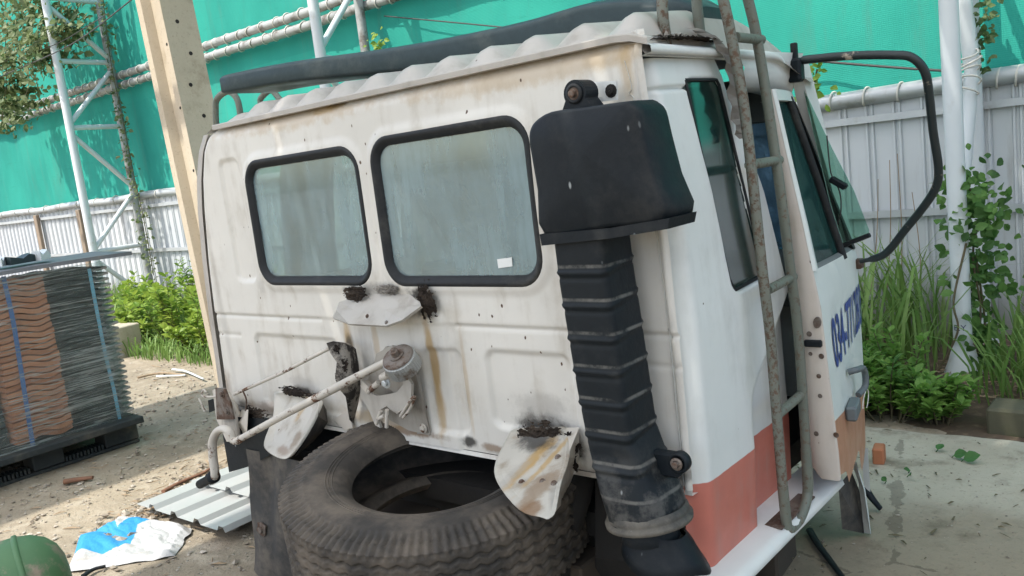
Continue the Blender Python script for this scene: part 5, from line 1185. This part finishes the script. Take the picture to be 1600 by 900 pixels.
scatter('rubble', 700, f_band, .006, .026, M_stone, 'band of loose rubble along the sunlit strip', 2)
def f_right(rg):
    x = rg.uniform(-1.9, .6); y = rg.uniform(1.5, 3.85); return x, y, .036
scatter('grit', 1500, f_right, .002, .0075, M_stone, 'fine grit scattered over the concrete slab', 3)
def litter(name, n, fn, mat, lb, seed, ln=(.03, .10)):
    rg = np.random.default_rng(seed); m = MB()
    for _ in range(n):
        x, y, z = fn(rg); a = rg.random()*6.28; L = rg.uniform(*ln); w = rg.uniform(.0015, .005); d = np.array((math.cos(a), math.sin(a), rg.uniform(-.05, .1))); s = np.array((-math.sin(a), math.cos(a), 0))*w; p = np.array((x, y, z+.006))
        m.add([p-d*L/2-s, p-d*L/2+s, p+d*L/2+s*.5, p+d*L/2-s*.5, p+np.array((0,0,w*1.4))], [(0,1,4),(1,2,4),(2,3,4),(3,0,4)])
    o = m.build(name, mat); o['kind'] = 'stuff'; o['label'] = lb; o['category'] = 'litter'; return o
litter('twig_litter', 500, f_left, M_drystem, 'dry twigs and straw on the dirt yard', 4)
litter('twig_litter', 260, f_band, M_drystem, 'dry straw along the rubble band', 5)
litter('leaf_litter', 260, f_right, M_stem, 'dark bits of leaf and twig on the slab', 6, (.01, .05))
def f_soil(rg):
    x = rg.uniform(-1.3, .4); y = rg.uniform(4.3, 5.6); return x, y, .05
litter('leaf_litter', 700, f_soil, M_drystem, 'dry brown leaves on the soil behind the vine pole', 7, (.03, .14))

# ================================================================== plants
def leaf(m, p, d, nrm, L, w, fold=.15):
    d = d/np.linalg.norm(d); s = np.cross(d, nrm); s /= np.linalg.norm(s)+1e-9; n = np.cross(s, d)
    q = lambda t, x, h: p + d*L*t + s*w*x + n*L*h
    m.add([p, q(.22,.72,fold*.4), q(.5,1,fold*.55), q(.78,.62,fold*.25), q(1.0,0,-.10), q(.78,-.62,fold*.25), q(.5,-1,fold*.55), q(.22,-.72,fold*.4), q(.5,0,.0)], [(0,1,8),(1,2,8),(2,3,8),(3,4,8),(4,5,8),(5,6,8),(6,7,8),(7,0,8)])
def bush(name, base, h, rad, nst, mat, lb, cat, seed, L=.055, w=.016, per=26, group=None, lean=(0, 0)):
    """stems fanning out, each with whorls of leaves"""
    rg = np.random.default_rng(seed); e = thing(name, tuple(base), lb, cat, group); st_ = MB(); lf = MB(); base = np.array(base, float)
    for _ in range(nst):
        a = rg.random()*6.28; rr = rad*rg.random()**.6; hh = h*rg.uniform(.45, 1.0)*(1-.35*(rr/rad)**2)
        p0 = base + np.array((.35*rr*math.cos(a), .35*rr*math.sin(a), 0)); p2 = base + np.array((rr*math.cos(a)+lean[0]*hh, rr*math.sin(a)+lean[1]*hh, hh)); p1 = (p0+p2)/2 + rg.normal(size=3)*.03*h + np.array((0,0,.08*h))
        P = smoothpath([p0, p1, p2], 6); st_.tube(P, [.0045*(1-.6*i/len(P)) for i in range(len(P))], 4, False)
        for k in range(per):
            t = .2 + .8*(k+.5)/per; i = min(len(P)-2, int(t*(len(P)-1))); q = P[i] + (P[i+1]-P[i])*(t*(len(P)-1)-i)
            az = k*2.4 + rg.normal()*.4; d = np.array((math.cos(az), math.sin(az), rg.uniform(.0, .75) + .6*(t > .93))); s = rg.uniform(.65, 1.25)*(.75+.4*t)
            leaf(lf, q, d, np.array((rg.normal()*.3, rg.normal()*.3, 1.0)), L*s, w*s)
    st_.build('stem', M_stem, e); lf.build('foliage', mat, e); return e
def blades(name, n, fn, hmin, hmax, mat, lb, seed, w=.008, kind=True):
    rg = np.random.default_rng(seed); m = MB()
    for _ in range(n):
        x, y, z = fn(rg); h = rg.uniform(hmin, hmax); a = rg.random()*6.28; out = rg.uniform(.15, .75)*h; dr = np.array((math.cos(a), math.sin(a), 0)); s = np.array((-math.sin(a), math.cos(a), 0))*w*rg.uniform(.6, 1.4)
        P = []
        for t in (0, .35, .7, 1.0): P.append(np.array((x, y, z)) + dr*out*t**1.8 + np.array((0, 0, h*(t - .32*t**3*rg.uniform(.6, 1.3)))))
        V = [P[0]-s*.7, P[0]+s*.7, P[1]-s, P[1]+s, P[2]-s*.75, P[2]+s*.75, P[3]]
        m.add(V, [(0,1,3,2),(2,3,5,4),(4,5,6)], True)
    o = m.build(name, mat); o['label'] = lb; o['category'] = 'grass'
    if kind: o['kind'] = 'stuff'
    return o
# sunny weeds at the left, between pallet and cab
def f_gl(rg):
    x = rg.uniform(-13.2, -5.6); y = rg.uniform(3.95, 5.65); return x, y, .02
blades('grass', 2600, f_gl, .18, .62, M_grass, 'sunlit tall grass along the left fence', 21, .010)
def f_gl2(rg):
    x = rg.uniform(-10.5, -6.4); y = rg.uniform(3.65, 4.4); return x, y, .0
blades('grass', 1500, f_gl2, .10, .34, M_grass, 'short sunlit grass at the rim of the dirt yard', 22, .007)
spots = [(-7.2,3.95,.62,.38),(-7.9,4.05,.80,.42),(-8.6,4.15,.55,.40),(-6.6,4.0,.5,.36),(-9.3,4.4,.6,.42),(-7.5,4.6,.95,.40),(-8.3,4.7,.75,.42),(-6.9,4.75,.7,.4),(-10.2,4.7,.6,.4),(-9.2,5.1,.8,.4)]
wher = ['between the white pipe pieces and the middle tower', 'directly behind the concrete block', 'just beyond the pallet corner', 'closest to the cab corner', 'behind the tile pallet', 'against the fence behind the low weeds', 'near the fence behind the concrete block', 'between fence and cab', 'farthest along behind the pallet', 'under the left truss tower']
lbs = ['low', 'tall', 'spreading', 'small', 'sparse', 'tallest', 'dense', 'short', 'outlying', 'rearmost']
for i, (x, y, h, r) in enumerate(spots):
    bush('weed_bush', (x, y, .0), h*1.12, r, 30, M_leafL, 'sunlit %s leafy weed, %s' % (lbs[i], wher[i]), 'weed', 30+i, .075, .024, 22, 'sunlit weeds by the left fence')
# shaded plants at the right
def f_gr(rg):
    x = rg.uniform(-2.7, -1.25); y = rg.uniform(4.5, 5.6); return x, y, .02
blades('grass', 400, f_gr, .40, 1.05, M_grass, 'tall shaded grass in front of the right fence', 23, .008)
def f_gr2(rg):
    x = rg.uniform(-1.0, .35); y = rg.uniform(4.25, 5.1); return x, y, .05
blades('grass', 520, f_gr2, .25, .62, M_grass, 'arching grass clump behind the mossy kerb block', 24, .009)
shl = ['at the slab edge beside the cab front', 'at the slab edge left of the creeper leaves', 'at the slab edge in front of the white pole', 'small one just before the white pole foot', 'tall one among the high grass', 'behind the slab edge row beside the pole', 'right against the white pole foot', 'lowest one beside the mossy kerb block', 'tall one behind the open cab door', 'midway between slab and fence', 'nearest the fence behind the cab']
for i, (x, y, h, r) in enumerate(((-2.15,4.15,.55,.30),(-1.85,4.08,.42,.26),(-1.55,4.10,.38,.26),(-1.30,4.10,.34,.22),(-2.0,4.5,.70,.30),(-1.65,4.45,.50,.28),(-1.35,4.35,.40,.24),(-1.08,4.12,.26,.16),(-2.35,4.35,.7,.3),(-1.75,4.75,.55,.28),(-2.5,4.8,.75,.3))):
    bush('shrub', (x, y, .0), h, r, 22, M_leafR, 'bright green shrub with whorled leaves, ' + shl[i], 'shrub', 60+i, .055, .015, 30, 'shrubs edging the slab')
# broad leaf creepers on the slab
M_broad = leafmat('broad_leaf', (.05, .14, .04), (.09, .22, .06), (.04, .11, .035))
for i, (u, v, L) in enumerate(((1490,712,.10),(1465,703,.08),(1385,752,.05),(1422,735,.05),(1420,742,.06),(1505,718,.12))):
    m = MB(); p = gp(u, v, .05); L *= .55; leaf(m, p, np.array((.8*math.cos(i*1.3), .8*math.sin(i*1.3), .35)), np.array((-.2,-.6,.7)), L, L*.42); m.tube([p, (p[0]-.01, p[1]+.01, .036)], .002, 4)
    tag(m.build('creeper_leaf', M_broad), 'single dark broad leaf standing up from the stem on the slab', 'leaf', 'creeper leaves on the slab')
# climbing vine round the right pole
def vine(name, centers, n, mat, lb, seed, L=.06, spread=.1, stems=(), cat='vine', drop=.5, wr=.33):
    rg = np.random.default_rng(seed); c0 = centers[0]; e = thing(name, (c0[0], c0[1], 0), lb, cat); lf = MB(); st_ = MB()
    for P in stems: st_.tube(smoothpath(P, 6), .006, 5, False)
    if st_.v: st_.build('stem', M_stem, e)
    for _ in range(n):
        c = centers[rg.integers(len(centers))]; q = np.array(c[:3]) + rg.normal(size=3)*np.array(c[3:6])
        d = np.array((rg.normal(), rg.normal()-.6, rg.normal()*.6-drop)); s = rg.uniform(.6, 1.35)
        leaf(lf, q, d, np.array((rg.normal()*.4, -1.0, .5+rg.normal()*.4)), L*s, L*s*wr)
    lf.build('foliage', mat, e); return e
vc = []
for u, v, su in ((1500,290,.10),(1525,300,.13),(1545,330,.10),(1515,350,.09),(1535,380,.12),(1520,420,.10),(1545,440,.10),(1528,480,.07),(1530,520,.05),(1528,560,.05)):
    p = on(u, v, 1, 4.95); vc.append((p[0], p[1], p[2], su*.75, .07, su*.6))
vine('climbing_vine', vc, 560, M_vineR, 'dark leafy vine climbing the foot of the right white poles', 81, .055, stems=[[on(1530,640,1,4.95), on(1527,560,1,4.95), on(1532,480,1,4.95), on(1520,400,1,4.95), on(1530,320,1,4.95), on(1500,280,1,4.95)], [on(1460,590,1,4.8), on(1496,520,1,4.8), on(1490,470,1,4.8), on(1510,380,1,4.85)], [on(1535,640,1,4.97), on(1540,520,1,4.97), on(1525,400,1,4.97)]], drop=.3, wr=.36)
vc = [];
for u, v in ((1538,30),(1533,95),(1536,5),(1530,60)):
    p = on(u, v, 1, 5.55); vc.append((p[0], p[1], p[2], .03, .04, .07))
vine('pole_vine', vc, 90, M_vine, 'thin leafy vine strand on the inner right pole above the fence', 82, .045)
vc = []
for u, v in ((1270,130),(1262,150),(1278,112)):
    p = on(u, v, 1, 5.3); vc.append((p[0], p[1], p[2], .04, .03, .05))
vine('yellow_sprig', vc, 40, M_leafL, 'yellow green sprig showing beside the top of the open cab door', 83, .06, stems=[[on(1266,200,1,5.3), on(1268,150,1,5.3), on(1277,108,1,5.3)]])
# hanging vine mass at the left truss
vc = []; rgv = np.random.default_rng(5)
for u, v, s in ((10,20,.42),(45,30,.42),(70,50,.36),(25,70,.36),(55,85,.26),(15,100,.2),(88,60,.18),(5,55,.4),(30,-20,.5),(80,-10,.4),(60,-50,.5),(0,-50,.5),(74,85,.12),(100,20,.25),(5,150,.15),(15,175,.14),(0,185,.2),(10,125,.08),(30,140,.07),(28,160,.06),(110,45,.10)):
    p = on(u, v, 1, 4.95 + rgv.uniform(-.2, .35)); vc.append((p[0], p[1], p[2], s*.78, .20, s*.62))
vine('hanging_vine', vc, 3000, M_vine, 'mass of pale leafy vine hanging over the left truss tower', 84, .10, stems=[[on(40,60,1,4.9), on(45,130,1,4.9), on(35,160,1,4.95)], [on(8,60,1,4.9), on(10,120,1,4.9), on(3,190,1,4.9)], [on(60,70,1,4.9), on(74,100,1,4.9)]], drop=.8)
vc = []
for k in range(26):
    v = 0 + 17*k; u = np.interp(v, [0, 120, 300, 420], [160, 178, 214, 240]); p = on(u+rgv.normal()*3, v, 1, 5.55); vc.append((p[0], p[1], p[2], .05, .04, .09))
vine('twining_vine', vc, 330, M_vine, 'thin dry vine twining up the inner leg of the left truss tower', 85, .06, stems=[[on(240,430,1,5.53), on(222,330,1,5.52), on(206,260,1,5.52), on(190,180,1,5.52), on(172,90,1,5.52), on(160,-10,1,5.52)]])
vc = []
for u, v in ((588,70),(592,75),(590,60)):
    p = on(u, v, 1, 5.5); vc.append((p[0], p[1], p[2], .03, .03, .06))
vine('small_vine', vc, 40, M_leafL, 'small green sprout on the middle truss leg behind the roof strip', 86, .05)
# dry stems leaning on the right fence
for i, (u, v, u2, v2) in enumerate(((1385,470,1390,250),(1408,480,1402,240),(1440,470,1425,300),(1360,460,1372,280))):
    stick([on(u, v, 1, 5.6), on((u+u2)/2+4, (v+v2)/2, 1, 5.62), on(u2, v2, 1, 5.64)], .005, M_drystem, 'dry dead climber stem against the right fence sheets', 'dead_stem', 'stem', 'dead stems on the right fence')
